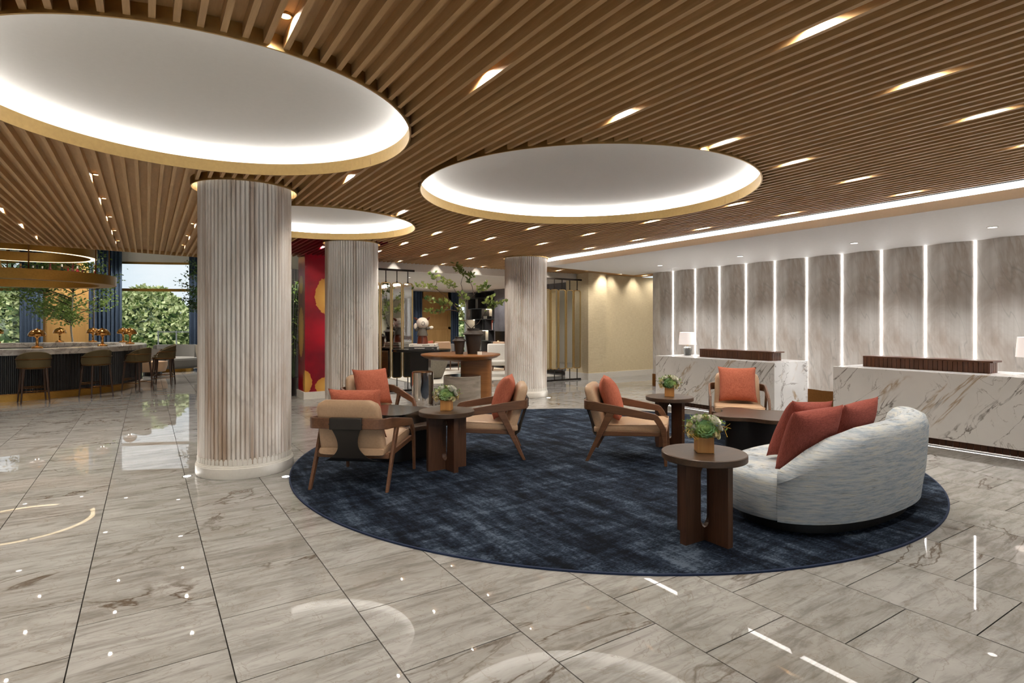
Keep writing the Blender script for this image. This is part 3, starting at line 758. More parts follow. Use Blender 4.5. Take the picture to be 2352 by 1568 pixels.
def flowers():
    t = thing('flower_arrangement', '', 'flowers')
    MB().box((0, 0, .056), (.116, .116, .112)).build('planter', 'bamboo_box', t, bevel=.003)
    su = MB(); ax = Matrix.Rotation(radians(62), 3, 'X')
    for ring, (nr, rr, ln, tilt) in enumerate(((5, .008, .026, 70), (7, .016, .036, 52), (9, .022, .046, 36), (11, .026, .056, 18), (12, .03, .06, 2))):
        for i in range(nr):
            a = 2*pi*i/nr+ring*.4; e = radians(tilt)
            M = ax @ Matrix.Rotation(a, 3, 'Z') @ Matrix.Rotation(-e, 3, 'Y')
            def f(u, v):
                w = (.004+.017*sin(pi*min(1, u*.92+.08))**.7)*(1 if u < .97 else .3); s = 2*v-1
                return M @ Vector((rr*.4+ln*u, s*w, .006*u*u+.006*s*s*sin(pi*u)))+Vector((0, -.055, .172-.0))
            su.grid(f, 5, 4)
    su.build('succulent', 'succulent', t, smooth=True)
    def rose(c, r, m, nrm):
        mb = MB(); z = Vector(nrm).normalized(); x = z.cross(Vector((.3, .2, 1))).normalized(); y = z.cross(x)
        for ring, (k, rad, open_) in enumerate(((3, .3, .1), (4, .55, .3), (5, .8, .55), (6, 1.0, .9))):
            for i in range(k):
                a0 = 2*pi*i/k+ring*.9
                def f(u, v):
                    a = a0+(u-.5)*2*pi/k*1.5; rr = r*rad*(.55+.45*v*(1+open_*.4)); hh = r*(-.5+1.15*v*(1-open_*.45))
                    rr *= 1-.12*(2*u-1)**2
                    return Vector(c)+x*rr*cos(a)+y*rr*sin(a)+z*hh
                mb.grid(f, 5, 3)
        mb.build('rose', m, t, smooth=True)
    rs = random.Random(3)
    for c, r, m in (((.062, -.035, .232), .046, 'petal_white'), ((-.05, -.02, .238), .04, 'petal_white'), ((.008, -.01, .246), .032, 'petal_cream'), ((-.105, -.025, .195), .028, 'petal_cream'), ((-.075, -.045, .178), .024, 'petal_white'), ((-.10, -.05, .135), .028, 'petal_cream'),
                    ((.105, -.03, .18), .026, 'petal_white'), ((.05, -.075, .142), .024, 'petal_cream'), ((.082, -.06, .126), .024, 'petal_cream'), ((.07, .06, .21), .04, 'petal_white'), ((-.06, .06, .21), .04, 'petal_white'), ((0, .09, .17), .034, 'petal_cream'), ((.1, .03, .15), .03, 'petal_cream'), ((-.1, .03, .15), .03, 'petal_cream')):
        rose(c, r, m, (c[0], c[1]-.03, c[2]-.1))
    lf = MB()
    for i in range(190):
        a = rs.uniform(0, 2*pi); e = rs.uniform(-.25, 1.45); rr = .115+.03*rs.random()
        c = Vector((rr*1.15*cos(a)*cos(e), rr*1.0*sin(a)*cos(e), .165+.095*sin(e)))
        d = Vector((rs.uniform(-1, 1), rs.uniform(-1, 1), rs.uniform(-.4, 1))).normalized(); s2 = d.cross(Vector((rs.random(), rs.random(), rs.random()))).normalized()
        L = rs.uniform(.014, .028); lf.add([c, c+d*L*.5+s2*L*.3, c+d*L, c+d*L*.5-s2*L*.3], [(0, 1, 2, 3)])
    tag(lf.build('foliage', 'leaf_tree', t), kind='stuff')
    MB().lathe([(.05, .10), (.085, .125), (.095, .16), (.08, .2), (.03, .225), (.0001, .23)], 20).build('moss', 'leaf_tree', t, smooth=True)
    tw = MB()
    for i in range(7):
        a = rs.uniform(0, 2*pi); p = [(.07*cos(a)+.05*k*cos(a+.8*sin(k*2+i))*.5, -.03+.05*sin(a)+.02*k*sin(a*2+k), .11+.03*k*sin(i+k)*.5+.012*k) for k in range(5)]
        tw.tube(p, .002, 5)
    tag(tw.build('twigs', 'stem_gold', t), kind='stuff')
    return t
fa = flowers()
FL_ = ['white rose and succulent flowers in a bamboo cube on the nearest table', 'white rose and succulent flowers in a bamboo cube on the left table', 'white rose and succulent flowers in a bamboo cube on the farthest table']
for i, ((x, y), lab) in enumerate(ST):
    o = st if i == 0 else copy_tree(st); o.location = (x, y, .014); tag(o, lab, 'table', 'round walnut side tables')
    q = fa if i == 0 else copy_tree(fa); tag(q, FL_[i], 'flowers', 'flower cubes on the side tables'); q.location = (x, y, .6365); q.rotation_euler = (0, 0, radians(-32.7)+(-.1, -.1, -.3)[i])
    q.location = ((x+.0, y-.0, .6365))

# ---- clover-shaped coffee tables
def clover(r0, amp, th0, n=96, sc_=(1, 1)):
    P = []
    for i in range(n):
        a = 2*pi*i/n; r = r0*(1+amp*cos(4*(a-th0))); P.append((sc_[0]*r*cos(a), sc_[1]*r*sin(a)))
    return P
ct = thing('coffee_table', 'low clover-shaped walnut coffee table with black base beside the sofa', 'table', (6.25, 4.25, .014), radians(-32.7))
MB().prism(clover(.46, .19, .25), .40, .45).build('table_top', 'walnut_top', ct, bevel=.006)
MB().prism(clover(.33, .16, .25), 0, .40).build('pedestal', 'black_oak', ct, smooth=40)
c2 = thing('coffee_table', 'low black and walnut two-tier clover coffee table at the left chairs', 'table', (2.53, 6.40, .014), radians(-32.7))
MB().prism(clover(.50, .12, .0), .34, .39).build('lower_top', 'walnut_top', c2, bevel=.006)
MB().prism(clover(.36, .12, .0), 0, .34).build('pedestal', 'black_oak', c2, smooth=40)
MB().prism([(x-.1, y-.02) for x, y in clover(.40, .13, .35)], .39, .53).build('upper_drum', 'black_lacquer', c2, bevel=.004)

# ---- curved sofa
so = thing('curved_sofa', 'curved pale blue-grey sofa with tall rolled back at the rug edge', 'sofa', (4.85, 2.64, .014))
A_, B_ = 1.02, .56
def ell(a, k=1.0, dz=0, ex=0): 
    ca, sa = cos(a), sin(a); p = .86
    return ((A_*k+ex)*(1 if ca > 0 else -1)*abs(ca)**p, (B_*k+ex)*(1 if sa > 0 else -1)*abs(sa)**p)
seat_p = [(.90, .095), (.985, .10), (1.0, .13), (1.0, .36), (.985, .40), (.94, .425), (.80, .435), (.4, .438), (0.001, .438)]
mb = MB(); n = 72; secs = []
for k, z in seat_p: secs.append([(*ell(2*pi*i/n, k), z) for i in range(n)])
mb.sweep(secs, caps=True); mb.build('seat', 'sofa_cloth', so, smooth=50)
mb = MB(); mb.sweep([[(*ell(2*pi*i/n, .86), z) for i in range(n)] for z in (0, .095)]); mb.build('plinth', 'black_oak', so)
def back_h(s):           # s from 0 (low left end) to 1 (right end)
    P = [(0, .47), (.06, .53), (.14, .62), (.24, .71), (.36, .77), (.5, .79), (.75, .80), (.9, .80), (.96, .78), (1, .72)]
    return lerp_pts(P, s)
secs = []; NS = 56
for i in range(NS+1):
    s = i/NS; a = radians(197)+radians(155)*s; h = back_h(s)
    e = min(1, s/.05, (1-s)/.10); e = sqrt(max(0, 1-(1-e)**2)); tk = .06+.15*e
    cx, cy = ell(a); dx, dy = ell(a+.01); ex, ey = ell(a-.01); t_ = Vector((dx-ex, dy-ey)).normalized(); nx, ny = t_.y, -t_.x
    ring = []
    lo = .098; bulge = .035
    prof_ = [(0.0, lo), (.012, .2), (.022+bulge*.4, .36), (.03+bulge*.6, (.36+h)/2), (.03+bulge*.7, h-.09), (.02+bulge*.4, h-.03), (-.02, h-.004), (-.07*tk/.2, h), (-.12*tk/.2, h-.012), (-.175*tk/.2, h-.055), (-.20*tk/.2, h-.12), (-.21*tk/.2, (.4+h)/2-.03), (-.235*tk/.2, .40), (-.235*tk/.2, .2), (-.1, lo)]
    for off, z in prof_:
        off = off if off > 0 else off
        ring.append((cx+nx*off*(.4+.6*e), cy+ny*off*(.4+.6*e), z))
    secs.append(ring)
mb = MB(); mb.sweep(secs); mb.build('back', 'sofa_cloth', so, smooth=60)
RX = lambda d: Matrix.Rotation(radians(d), 4, 'X')
RZ = lambda d: Matrix.Rotation(radians(d), 4, 'Z')
cushion(pm_rust, Vector((4.27, 2.44, .685)), RZ(-9) @ RX(22) @ Matrix.Rotation(radians(-3), 4, 'Y'), 'rust red cushion at the low left end of the sofa', 'rust cushions on the sofa')
cushion(pm_rust, Vector((4.84, 2.42, .70)), RZ(1) @ RX(22) @ Matrix.Rotation(radians(-4), 4, 'Y'), 'rust red cushion leaning mid sofa, nearest its tall back', 'rust cushions on the sofa')
cushion(pm_rust, Vector((4.52, 2.66, .70)), RZ(-6) @ RX(24) @ Matrix.Rotation(radians(4), 4, 'Y'), 'rust red cushion standing behind the other two on the sofa', 'rust cushions on the sofa')

# ---- reception desks
def desk(lab, y0, y1, lamp_y, lamplab, roff):
    t = thing('reception_desk', lab, 'desk', (8.40, (y0+y1)/2, 0), 0, 'marble reception desks'); L = y1-y0
    b = MB().box((.475, 0, .5275), (.95, L, .835)).build('marble_body', 'desk_marble', t, bevel=.004)
    rb = MB(); kb = MB().box((.53, 0, .07), (.84, L-.1, .08)); kbo = kb.build('kick_base', 'black_oak', t)
    n = int(L/.07); rib = MB().box((0, 0, .066), (.03, .063, .09)).mesh('kick_rib'); rib.materials.append(MAT['desk_wood'])
    for i in range(n): inst(rib, 'kick_rib', kbo, (.10, -L/2+.06+i*(L-.12)/(n-1), 0))
    MB().box((.16, 0, .027), (.03, L-.2, .006)).build('light_strip', 'led_desk', t)
    # ribbed wooden riser on the worktop
    r0, r1 = -.17, .0
    Lr = 1.47; rc = -L/2+roff+Lr/2
    rco = MB().box((.49, rc, 1.01), (.22, Lr-.03, .13)).build('riser_core', 'black_oak', t)
    MB().box((.50, rc-.02, 1.088), (.30, Lr+.04, .022)).build('riser_top', 'desk_wood', t, bevel=.002)
    slat = MB().box((0, 0, 1.011), (.026, .049, .132)).mesh('riser_slat'); slat.materials.append(MAT['desk_wood'])
    for i in range(27): inst(slat, 'riser_slat', rco, (.37, rc-Lr/2+.024+i*(Lr-.048)/26, 0))
    for i in range(4): inst(slat, 'riser_slat', rco, (.40+.062*i, rc-Lr/2+.008, 0), pi/2)
    # lamp
    l = thing('desk_lamp', lamplab, 'lamp', (8.95, lamp_y, .945), 0, 'white shaded desk lamps')
    MB().lathe([(.0001, 0), (.062, 0), (.066, .01), (.085, .14), (.085, .155), (.055, .17), (.05, .185), (.0001, .187)], 28).build('glass_base', 'clear_glass', l, smooth=40)
    MB().lathe([(.0001, .008), (.03, .008), (.04, .12), (.012, .16), (.0001, .16)], 20).build('inner_core', 'ceramic', l, smooth=True)
    MB().lathe([(.012, .185), (.012, .235), (.016, .24), (.0001, .25)], 12).build('brass_neck', 'brass', l, smooth=True)
    MB().lathe([(.168, .215), (.150, .455), (.147, .455), (.165, .215)], 40).build('lamp_shade', 'shade_glow', l, smooth=40)
    light('bulb', 'POINT', l, (0, 0, .33), 6, NEUT, .04)
    return t
desk('white veined marble reception desk farther back, behind a lounge chair', 5.36, 7.87, 7.55, 'white drum-shade lamp on the far reception desk', .27)
desk('white veined marble reception desk at right, behind the blue sofa', 1.93, 4.44, 2.36, 'white drum-shade lamp at the right picture edge', .80)

# ---- mirrored folding screens
def screen(lab, xr, n, y=12.5, pitch=.267):
    w = .246; t = thing('mirror_screen', lab, 'screen', (xr, y, 0), 0, 'brass and mirror screens')
    L = n*pitch
    MB().box((-L/2+.01, 0, 2.81), (L+.06, .04, .045)).build('top_rail', 'black_metal', t)
    MB().box((-L/2+.01, 0, .022), (L+.02, .05, .04)).build('foot_rail', 'black_metal', t)
    z0, z1 = .32, 2.52; h = z1-z0; o = rrect(w, h, .06); i_ = rrect(w-.036, h-.036, .045)
    fr = MB(); k = len(o)
    fr.sweep([[(o[j][0], -.018, o[j][1]), (o[j][0], .018, o[j][1]), (i_[j][0], .018, i_[j][1]), (i_[j][0], -.018, i_[j][1])] for j in range(k)], closed=True)
    fme = fr.mesh('brass_frame'); fme.materials.append(MAT['brass']); 
    pane = MB(); pane.add([(x, .002, z) for x, z in i_]+[(x, .010, z) for x, z in i_], [tuple(range(k)), tuple(range(k, 2*k))[::-1]]+[(j, (j+1) % k, k+(j+1) % k, k+j) for j in range(k)])
    pme = pane.mesh('mirror_pane'); pme.materials.append(MAT['mirror'])
    rod = MB().box((0, 0, 2.655), (.018, .018, .27)).box((0, 0, 2.535), (.035, .03, .02)).mesh('hanger_rod'); rod.materials.append(MAT['black_metal'])
    rod2 = MB().box((0, 0, .18), (.018, .018, .28)).mesh('foot_rod'); rod2.materials.append(MAT['black_metal'])
    for q in range(n):
        x = -w/2-q*pitch
        ff = inst(fme, 'brass_frame', t, (x, 0, (z0+z1)/2)); inst(pme, 'mirror_pane', ff); inst(rod, 'hanger_rod', t, (x, 0, 0)); inst(rod2, 'foot_rod', t, (x, 0, 0))
    return t
screen('brass-framed mirror screen right of the second pillar, with black rails', 5.255, 4)
screen('brass-framed mirror screen right of the farthest pillar, by the beige wall', 10.33, 8)

# ---- console tables, stools and ornaments in front of the lounge
bt = thing('console_table', 'black lacquer console table on a rounded slab leg, holding books', 'table', (5.2, 11.86, 0), radians(-32.7))
MB().prism([(x*1.0, y) for x, y in rrect(1.30, .75, .3, 10)], .945, 1.0).build('table_top', 'black_lacquer', bt, bevel=.008)
sl = rrect(.62, 1.6, .26, 8); sl = [(x, max(y, -.8)) for x, y in sl]
mb = MB(); pts = [(x-.12, z) for x, z in ((.30, .945), (-.10, .945), (-.10, .22), (-.07, .10), (0.0, .02), (.10, 0), (.30, 0))]
mb.add([(x, -.2, z) for x, z in pts]+[(x, .2, z) for x, z in pts], [tuple(range(7)), tuple(range(7, 14))[::-1]]+[(i, (i+1) % 7, 7+(i+1) % 7, 7+i) for i in range(7)])
mb.build('slab_leg', 'black_lacquer', bt, bevel=.01)
def book(name, lab, cx, cy, z, w, d, h, cover, rz, marks):
    t = thing(name, lab, 'book', (cx, cy, z), rz, 'books under the figurine')
    MB().box((0, 0, h/2), (w-.01, d-.012, h-.012)).build('pages', 'paper', t)
    MB().box((0, 0, .003), (w, d, .006)).box((0, 0, h-.003), (w, d, .006)).box((0, -d/2+.003, h/2), (w, .006, h)).build('cover', cover, t, bevel=.001); cv = t.children[-1] if False else [c for c in t.children if c.name.startswith('cover')][0]
    mk = MB()
    for x0, x1, hh in marks:
        x = x0
        while x < x1: mk.box((x, -d/2-.0006, h/2), (.007, .001, hh)).box((x+.004, -d/2-.0006, h/2+hh*.3*(1 if int(x*997) % 2 else -1)), (.006, .001, hh*.3)); x += .0135
    tag(mk.build('spine_print', 'ink' if cover == 'paper' else 'paper', cv), kind='stuff')
    return t
book('book', 'dark grey book lying under the white book on the black table', 5.22, 11.76, 1.0, .62, .42, .062, 'book_charcoal', radians(-32.7), [(-.18, .04, .02), (.2, .25, .01)])
book('book', 'white book lying directly under the horned figurine', 5.21, 11.76, 1.062, .60, .40, .062, 'paper', radians(-32.7), [(-.27, -.2, .012), (0, .16, .022), (.262, .28, .03)])
fg = thing('toy_figurine', 'small toy figurine with white round head, brown horns and grey shirt', 'figurine', (5.19, 11.79, 1.124), radians(-32.7))
MB().lathe([(.0001, 0), (.125, 0), (.12, .05), (.108, .14), (.09, .19), (.0001, .19)], 28).build('trousers', 'figure_brown', fg, smooth=40)
MB().box((.01, -.118, .085), (.006, .02, .16)).build('trouser_seam', 'black_metal', fg)
MB().lathe([(.0001, .18), (.122, .18), (.118, .2), (.095, .30), (.07, .36), (.0001, .37)], 28).build('shirt', 'figure_shirt', fg, smooth=40)
MB().lathe([(.14*cos(a)+.0001, .46+.13*sin(a)) for a in [-pi/2+pi*i/16 for i in range(17)]], 32).build('head', 'figure_white', fg, smooth=True); hd_ = [c for c in fg.children if c.name.startswith('head')][0]
for s, p in ((-1, [(-.10, 0, .52), (-.15, -.01, .56), (-.19, -.02, .585)]), (1, [(.10, 0, .53), (.14, 0, .57), (.165, 0, .60)])): MB().tube(p, [.034, .024, .012], 10).build('horn', 'figure_brown', hd_, smooth=True)
MB().tube([(.035+.032*cos(a), -.135+.0*a, .45+.042*sin(a)) for a in [2*pi*i/20 for i in range(20)]], .005, 6, closed=True).build('eye_ring', 'ink', hd_, smooth=True)
MB().tube([(-.07, 0, .33), (-.13, -.03, .31), (-.145, -.06, .37)], [.035, .04, .04], 10).build('sleeve', 'figure_shirt', fg, smooth=True)
MB().lathe([(.042*cos(a)+.0001, .07*sin(a)) for a in [-pi/2+pi*i/10 for i in range(11)]], 16, (-.145, -.06, .39)).build('hand', 'figure_white', fg, smooth=True)
MB().tube([(.06, 0, .335), (.12, -.02, .345), (.16, -.03, .355)], [.034, .034, .036], 10).build('sleeve', 'figure_shirt', fg, smooth=True)
MB().lathe([(.036*cos(a)+.0001, .05*sin(a)) for a in [-pi/2+pi*i/10 for i in range(11)]], 16, (.20, -.03, .36), M=Matrix.Rotation(radians(75), 3, 'Y')).build('hand', 'figure_white', fg, smooth=True)

wt = thing('pedestal_table', 'round brown wooden pedestal table with tapered edge, holding dark vases', 'table', (5.40, 10.35, 0), radians(-32.7))
MB().lathe([(.0001, .845), (.60, .845), (.74, .885), (.81, .93), (.81, .95), (.80, .957), (.0001, .957)], 72).build('table_top', 'table_wood', wt, smooth=30)
MB().prism([(x+.32, y) for x, y in rrect(.62, .5, .1, 6)], 0, .845).build('pedestal', 'table_wood', wt, smooth=40)
def vase(lab, x, y, s, hs):
    t = tag(MB().lathe([(.0001, 0), (.115*s, 0), (.12*s, .01), (.165*s, .34*hs), (.17*s, .36*hs), (.215*s, .375*hs), (.22*s, .385*hs), (.15*s, .44*hs), (.125*s, .455*hs), (.128*s, .50*hs), (.11*s, .50*hs), (.1*s, .44*hs), (.0001, .43*hs)], 40).build('dark_vase', 'dark_vase', None, smooth=30, loc=(x, y, .957)), lab, 'vase', 'dark vases on the round wooden table'); return t
vase('tall dark brown vase holding leafy branches on the wooden table', 5.60, 10.18, 1.0, 1.04)
vase('small dark brown empty vase left of the tall one', 5.30, 10.22, .66, .70)
tag(MB().box((0, 0, .028), (.09, .06, .056)).box((0, 0, .058), (.094, .064, .006)).build('white_box', 'paper', None, bevel=.003, loc=(5.52, 9.78, .957), rz=-.5), 'tiny white box on the round wooden table', 'box')
# branches in the tall vase
br = thing('vase_branch', 'sparse leafy green branches spreading from the tall dark vase', 'branches', (5.60, 10.18, 1.40))
def to3(u, v, dd=0):          # branch drawing plane faces the room: u right, v up
    return Vector((u*FY+dd*FX, -u*FX+dd*FY, v))
BR = [[(0, -.05), (-.02, .03), (-.17, .2), (-.27, .42), (-.22, .62), (-.21, .78)], [(-.21, .78), (-.26, 1.0), (-.22, 1.18), (-.30, 1.32), (-.36, 1.41)],
      [(-.22, .62), (-.34, .78), (-.45, .95), (-.55, 1.03), (-.67, 1.08)], [(-.22, .62), (0, .77), (.1, .88), (.22, .93), (.27, .99)],
      [(-.20, .26), (-.34, .5), (-.48, .55), (-.7, .62), (-.95, .66)], [(-.34, .5), (-.55, .72), (-.78, .90), (-.98, .96), (-1.17, .98)], [(-.78, .90), (-.76, 1.08), (-.83, 1.18)],
      [(-.27, .42), (-.5, .46), (-.75, .42), (-.93, .44)], [(-.05, .06), (.12, .2), (.3, .48), (.45, .55), (.64, .62)], [(.3, .48), (.25, .62), (.40, .70)], [(0, .77), (-.02, .95), (-.1, 1.1), (-.04, 1.18)], [(-.5, .46), (-.62, .56), (-.55, .64)]]
rs = random.Random(11); bm_ = MB(); lm = MB()
for q, b in enumerate(BR):
    dd = rs.uniform(-.25, .25); P = [to3(u*.98, v*.98, dd*k/len(b)) for k, (u, v) in enumerate(b)]
    P2 = []
    for a_, b_ in zip(P, P[1:]):
        for k in range(4): P2.append(a_.lerp(b_, k/4)+Vector((rs.uniform(-1, 1), rs.uniform(-1, 1), rs.uniform(-1, 1)))*.008)
    P2.append(P[-1]); r0 = .012 if q in (0, 7) else .007
    bm_.tube(P2, [r0*(1-.75*k/len(P2)) for k in range(len(P2))], 6)
    for k in range(len(P2)//2, len(P2)):
        for _ in range(5):
            c = P2[k]+Vector((rs.uniform(-1, 1), rs.uniform(-1, 1), rs.uniform(-1, 1)))*.05; d = Vector((rs.uniform(-1, 1), rs.uniform(-1, 1), rs.uniform(-.3, 1))).normalized(); s2 = d.cross(Vector((rs.random(), rs.random(), rs.random()))).normalized(); L = rs.uniform(.06, .115)
            lm.add([c, c+d*L*.5+s2*L*.28, c+d*L, c+d*L*.5-s2*L*.28], [(0, 1, 2, 3)])
bm_.build('stem', 'twig', br, smooth=True); tag(lm.build('foliage', 'leaf_branch', br), kind='stuff')
sv = thing('cylinder_stool', 'polished silver cylinder stool standing in front of the black console', 'stool', (4.46, 10.12, 0))
MB().lathe([(.205, .0), (.205, .64), (.197, .648)], 48).build('shell', 'silver', sv, smooth=40); MB().lathe([(.0001, .652), (.19, .652), (.199, .644)], 48).build('top', 'bronze', sv, smooth=40)
dm = thing('drum_stool', 'low drum stool with veined grey stone side and dark top', 'stool', (5.12, 9.75, 0))
MB().lathe([(.36, .0), (.36, .565), (.352, .572)], 64).build('stone_shell', 'drum_marble', dm, smooth=40); MB().lathe([(.0001, .574), (.35, .574), (.354, .57)], 48).build('top', 'black_lacquer', dm, smooth=40)

# ---- in-floor uplights at the pillars
up = thing('floor_uplight', '', 'floor light')
MB().lathe([(.035, .001), (.045, .001), (.045, .004), (.035, .004)], 24).build('trim', 'chrome', up); MB().lathe([(.0001, .003), (.036, .003)], 24).build('lens', 'uplight_lens', up)
light('bulb', 'SPOT', up, (0, 0, .012), 4, COOL, .03, 80, .8, (pi, 0, 0))
UPL = [((.347, 6.68), 'bright round floor uplight left of the nearest pillar'), ((1.19, 6.12), 'bright round floor uplight between nearest pillar and rug'), ((7.16, 9.72), 'bright round floor uplight at the foot of the farthest pillar'), ((2.62, 9.62), 'round floor uplight left of the second pillar base'), ((3.40, 9.50), 'round floor uplight right of the second pillar base')]
for i, ((x, y), lab) in enumerate(UPL):
    o = up if i == 0 else copy_tree(up); o.location = (x, y, 0); tag(o, lab, 'floor light', 'floor uplights around the pillars')

# ---- curtains
def curtain(lab, A, B, h, folds, grp, amp=.07):
    A = Vector(A); B = Vector(B); d = B-A; L = d.length; d.normalize(); nrm = Vector((-d.y, d.x)); N = folds*10
    def f(u, v, off=0):
        a = u*folds*2*pi; w = amp*(sin(a)+.25*sin(2.3*a+1)); p = A+d*(u*L)+nrm*(w+off); return (p.x, p.y, .02+(h-.02)*v)
    mb = MB(); mb.grid(lambda u, v: f(u, v), N, 1); mb.grid(lambda u, v: f(u, v, .012), N, 1)
    o = mb.build('curtain', 'curtain_blue', None, smooth=True); return tag(o, lab, 'curtain', grp)
g1 = 'floor-length blue curtains at the bar window'
curtain('blue curtain left of the oak panel behind the bar', fac(-17.3, 20.3), fac(-16.46, 20.3), 4.3, 6, g1)
curtain('blue curtain right of the oak panel behind the bar', fac(-14.98, 20.3), fac(-13.93, 20.3), 4.3, 8, g1)
curtain('blue curtain beside the nearest pillar, right of the tall window', fac(-11.72, 20.3), fac(-10.2, 20.3), 4.3, 11, g1)
g2 = 'blue lounge curtains'
curtain('blue lounge curtain left of the oak wall panel', (8.35, 20.25), (8.9, 20.25), 2.82, 5, g2, .05)
curtain('blue lounge curtain right of the oak wall panel', (10.14, 20.25), (10.46, 20.25), 2.82, 4, g2, .05)
g3 = 'blue street-front curtains'
curtain('blue curtain at the street front, seen only in a mirror', (7.6, -4.35), (9.0, -4.35), 2.95, 9, g3)
q = frame_panel('oak_wall_panel', 1.9, 4.3, 'light oak wall panel between blue curtains behind the bar', (*fac(-15.72, 20.5), 0), radians(-32.7))

# ---- bar
CB = (-2.6, 17.75); BA, BB = 2.6, 2.9
def oval(k, a): return (CB[0]+(BA-k)*cos(a), CB[1]+(BB-k)*sin(a))
bar = thing('island_bar', 'oval island bar with black ribbed front and thick stone counter', 'bar')
NO = 96; AN = [2*pi*i/NO for i in range(NO)]
MB().sweep([[(*oval(k, a), z) for k, z in ((0, .935), (0, 1.045), (.008, 1.055), (.60, 1.055), (.61, 1.045), (.61, .935))] for a in AN], closed=True).build('counter', 'counter_stone', bar, smooth=30)
N2 = 1080; secs = []
for i in range(N2):
    a = 2*pi*i/N2; k = .10 if (i//2) % 2 else .118; secs.append([(*oval(k, a), .155), (*oval(k, a), .935), (*oval(.5, a), .935), (*oval(.5, a), .155)])
MB().sweep(secs, closed=True).build('ribbed_front', 'black_oak', bar)
MB().sweep([[(*oval(k, a), z) for k, z in ((.20, 0), (.20, .155), (.45, .155), (.45, 0))] for a in AN], closed=True).build('brass_plinth', 'brass_satin', bar, smooth=30)
MB().sweep([[(*oval(k, a), z) for k, z in ((.09, .15), (.09, .165), (.2, .165), (.2, .15))] for a in AN], closed=True).build('foot_rail', 'bronze', bar, smooth=30)
MB().sweep([[(*oval(k, a), z) for k, z in ((.62, .0), (.62, .93), (.66, .93), (.66, .0))] for a in AN], closed=True).build('inner_shelf', 'black_oak', bar, smooth=30)

# mushroom lamps
ml = thing('mushroom_lamp', '', 'lamp')
MB().lathe([(.0001, 0), (.075, 0), (.08, .006), (.08, .022), (.07, .03), (.03, .042), (.022, .06), (.019, .17), (.026, .18), (.05, .205), (.0001, .21)], 28).build('stem', 'lamp_copper', ml, smooth=40)
MB().lathe([(.118, .200), (.124, .208), (.116, .250), (.085, .295), (.045, .318), (.012, .326), (.010, .338), (.0001, .340)], 32).build('shade', 'lamp_copper', ml, smooth=50)
MB().lathe([(.0001, .212), (.10, .206)], 24).build('diffuser', 'shade_glow', ml)
light('bulb', 'POINT', ml, (0, 0, .17), 1.6, WARM, .03)
ML = [((-3.39, 20.25), 'copper mushroom lamp at the far left picture edge'), ((-1.93, 15.38), 'copper mushroom lamp on the front counter, left of the tree'), ((-2.05, 20.25), 'copper mushroom lamp on the rear counter behind the left front lamp'), ((-1.28, 19.95), 'copper mushroom lamp at the rear, left of the middle pair'), ((-.86, 16.15), 'copper mushroom lamp at the front, right of the middle pair'), ((-.55, 19.2), 'copper mushroom lamp at the rear of the right-hand pair'), ((-.36, 17.55), 'copper mushroom lamp at the front of the right-hand pair')]
for i, ((x, y), lab) in enumerate(ML):
    o = ml if i == 0 else copy_tree(ml); o.location = (x, y, 1.055); o.scale = (1.25,)*3; tag(o, lab, 'lamp', 'copper mushroom lamps on the bar')

# bar stools (face +y toward the bar)
def stool():
    t = thing('bar_stool', '', 'stool')
    MB().lathe([(.0001, .665), (.20, .665), (.235, .675), (.25, .70), (.245, .73), (.21, .748), (.0001, .755)], 32).build('seat', 'olive_fabric', t, smooth=50)
    secs = []
    for i in range(25):
        a = radians(180-15)+radians(210)*i/24; s = sin(pi*i/24); top = .80+.22*s**.6; r0, r1 = .262, .225
        secs.append([(r0*cos(a), r0*sin(a), .70), (r0*1.03*cos(a), r0*1.03*sin(a), (top+.7)/2), (r0*1.06*cos(a), r0*1.06*sin(a), top-.012), ((r0+r1)/2*1.06*cos(a), (r0+r1)/2*1.06*sin(a), top), (r1*1.06*cos(a), r1*1.06*sin(a), top-.012), (r1*cos(a), r1*sin(a), .70)])
    MB().sweep(secs).build('backrest', 'olive_fabric', t, smooth=60)
    arc = lambda r, z, a0, a1: [(r*cos(radians(a0+(a1-a0)*i/30)), r*sin(radians(a0+(a1-a0)*i/30)), z) for i in range(31)]
    MB().tube([(.20, .16, .70)]+[(.25, .10, .80), (.27, .06, .86)]+arc(.282, .868, 0, -180)+[(-.27, .06, .86), (-.25, .10, .80), (-.20, .16, .70)], .008, 8).build('arm_rail', 'bronze', t, smooth=True)
    MB().tube(arc(.268, .695, 0, 348), .009, 8, closed=True).build('seat_ring', 'bronze', t, smooth=True)
    L = [(sx*.22, sy*.22) for sx in (-1, 1) for sy in (-1, 1)]
    for x, y in L: MB().tube([(x, y, 0), (x*.78, y*.78, .69)], [.013, .024], 8).build('leg', 'stool_wood', t, smooth=40)
    for z, (p, q) in ((.20, (0, 1)), (.20, (2, 3)), (.24, (0, 2)), (.27, (1, 3)), (.30, (1, 3))):
        k = 1-.22*z/.69; MB().tube([(L[p][0]*k, L[p][1]*k, z), (L[q][0]*k, L[q][1]*k, z)], .008, 8).build('stretcher', 'bronze', t, smooth=True)
    return t
bs = stool()
BS = [((-1.90, 14.72), .12, 'olive bar stool nearest the left picture edge, back to the viewer'), ((-.92, 15.20), -.55, 'olive bar stool second from left, turned right'), ((-.18, 15.90), -1.05, 'olive bar stool third from left at the bar curve'), ((.36, 17.0), 1.75, 'olive bar stool at the right end of the bar'), ((.40, 18.0), 1.6, 'olive bar stool behind the rightmost one')]
for i, ((x, y), a, lab) in enumerate(BS):
    o = bs if i == 0 else copy_tree(bs); 
    d = Vector((CB[0]-x, CB[1]-y)); rz = atan2(d.y, d.x)-pi/2
    if i == 0: rz = .25
    o.location = (x, y, 0); o.rotation_euler = (0, 0, rz); tag(o, lab, 'stool', 'olive stools at the bar')

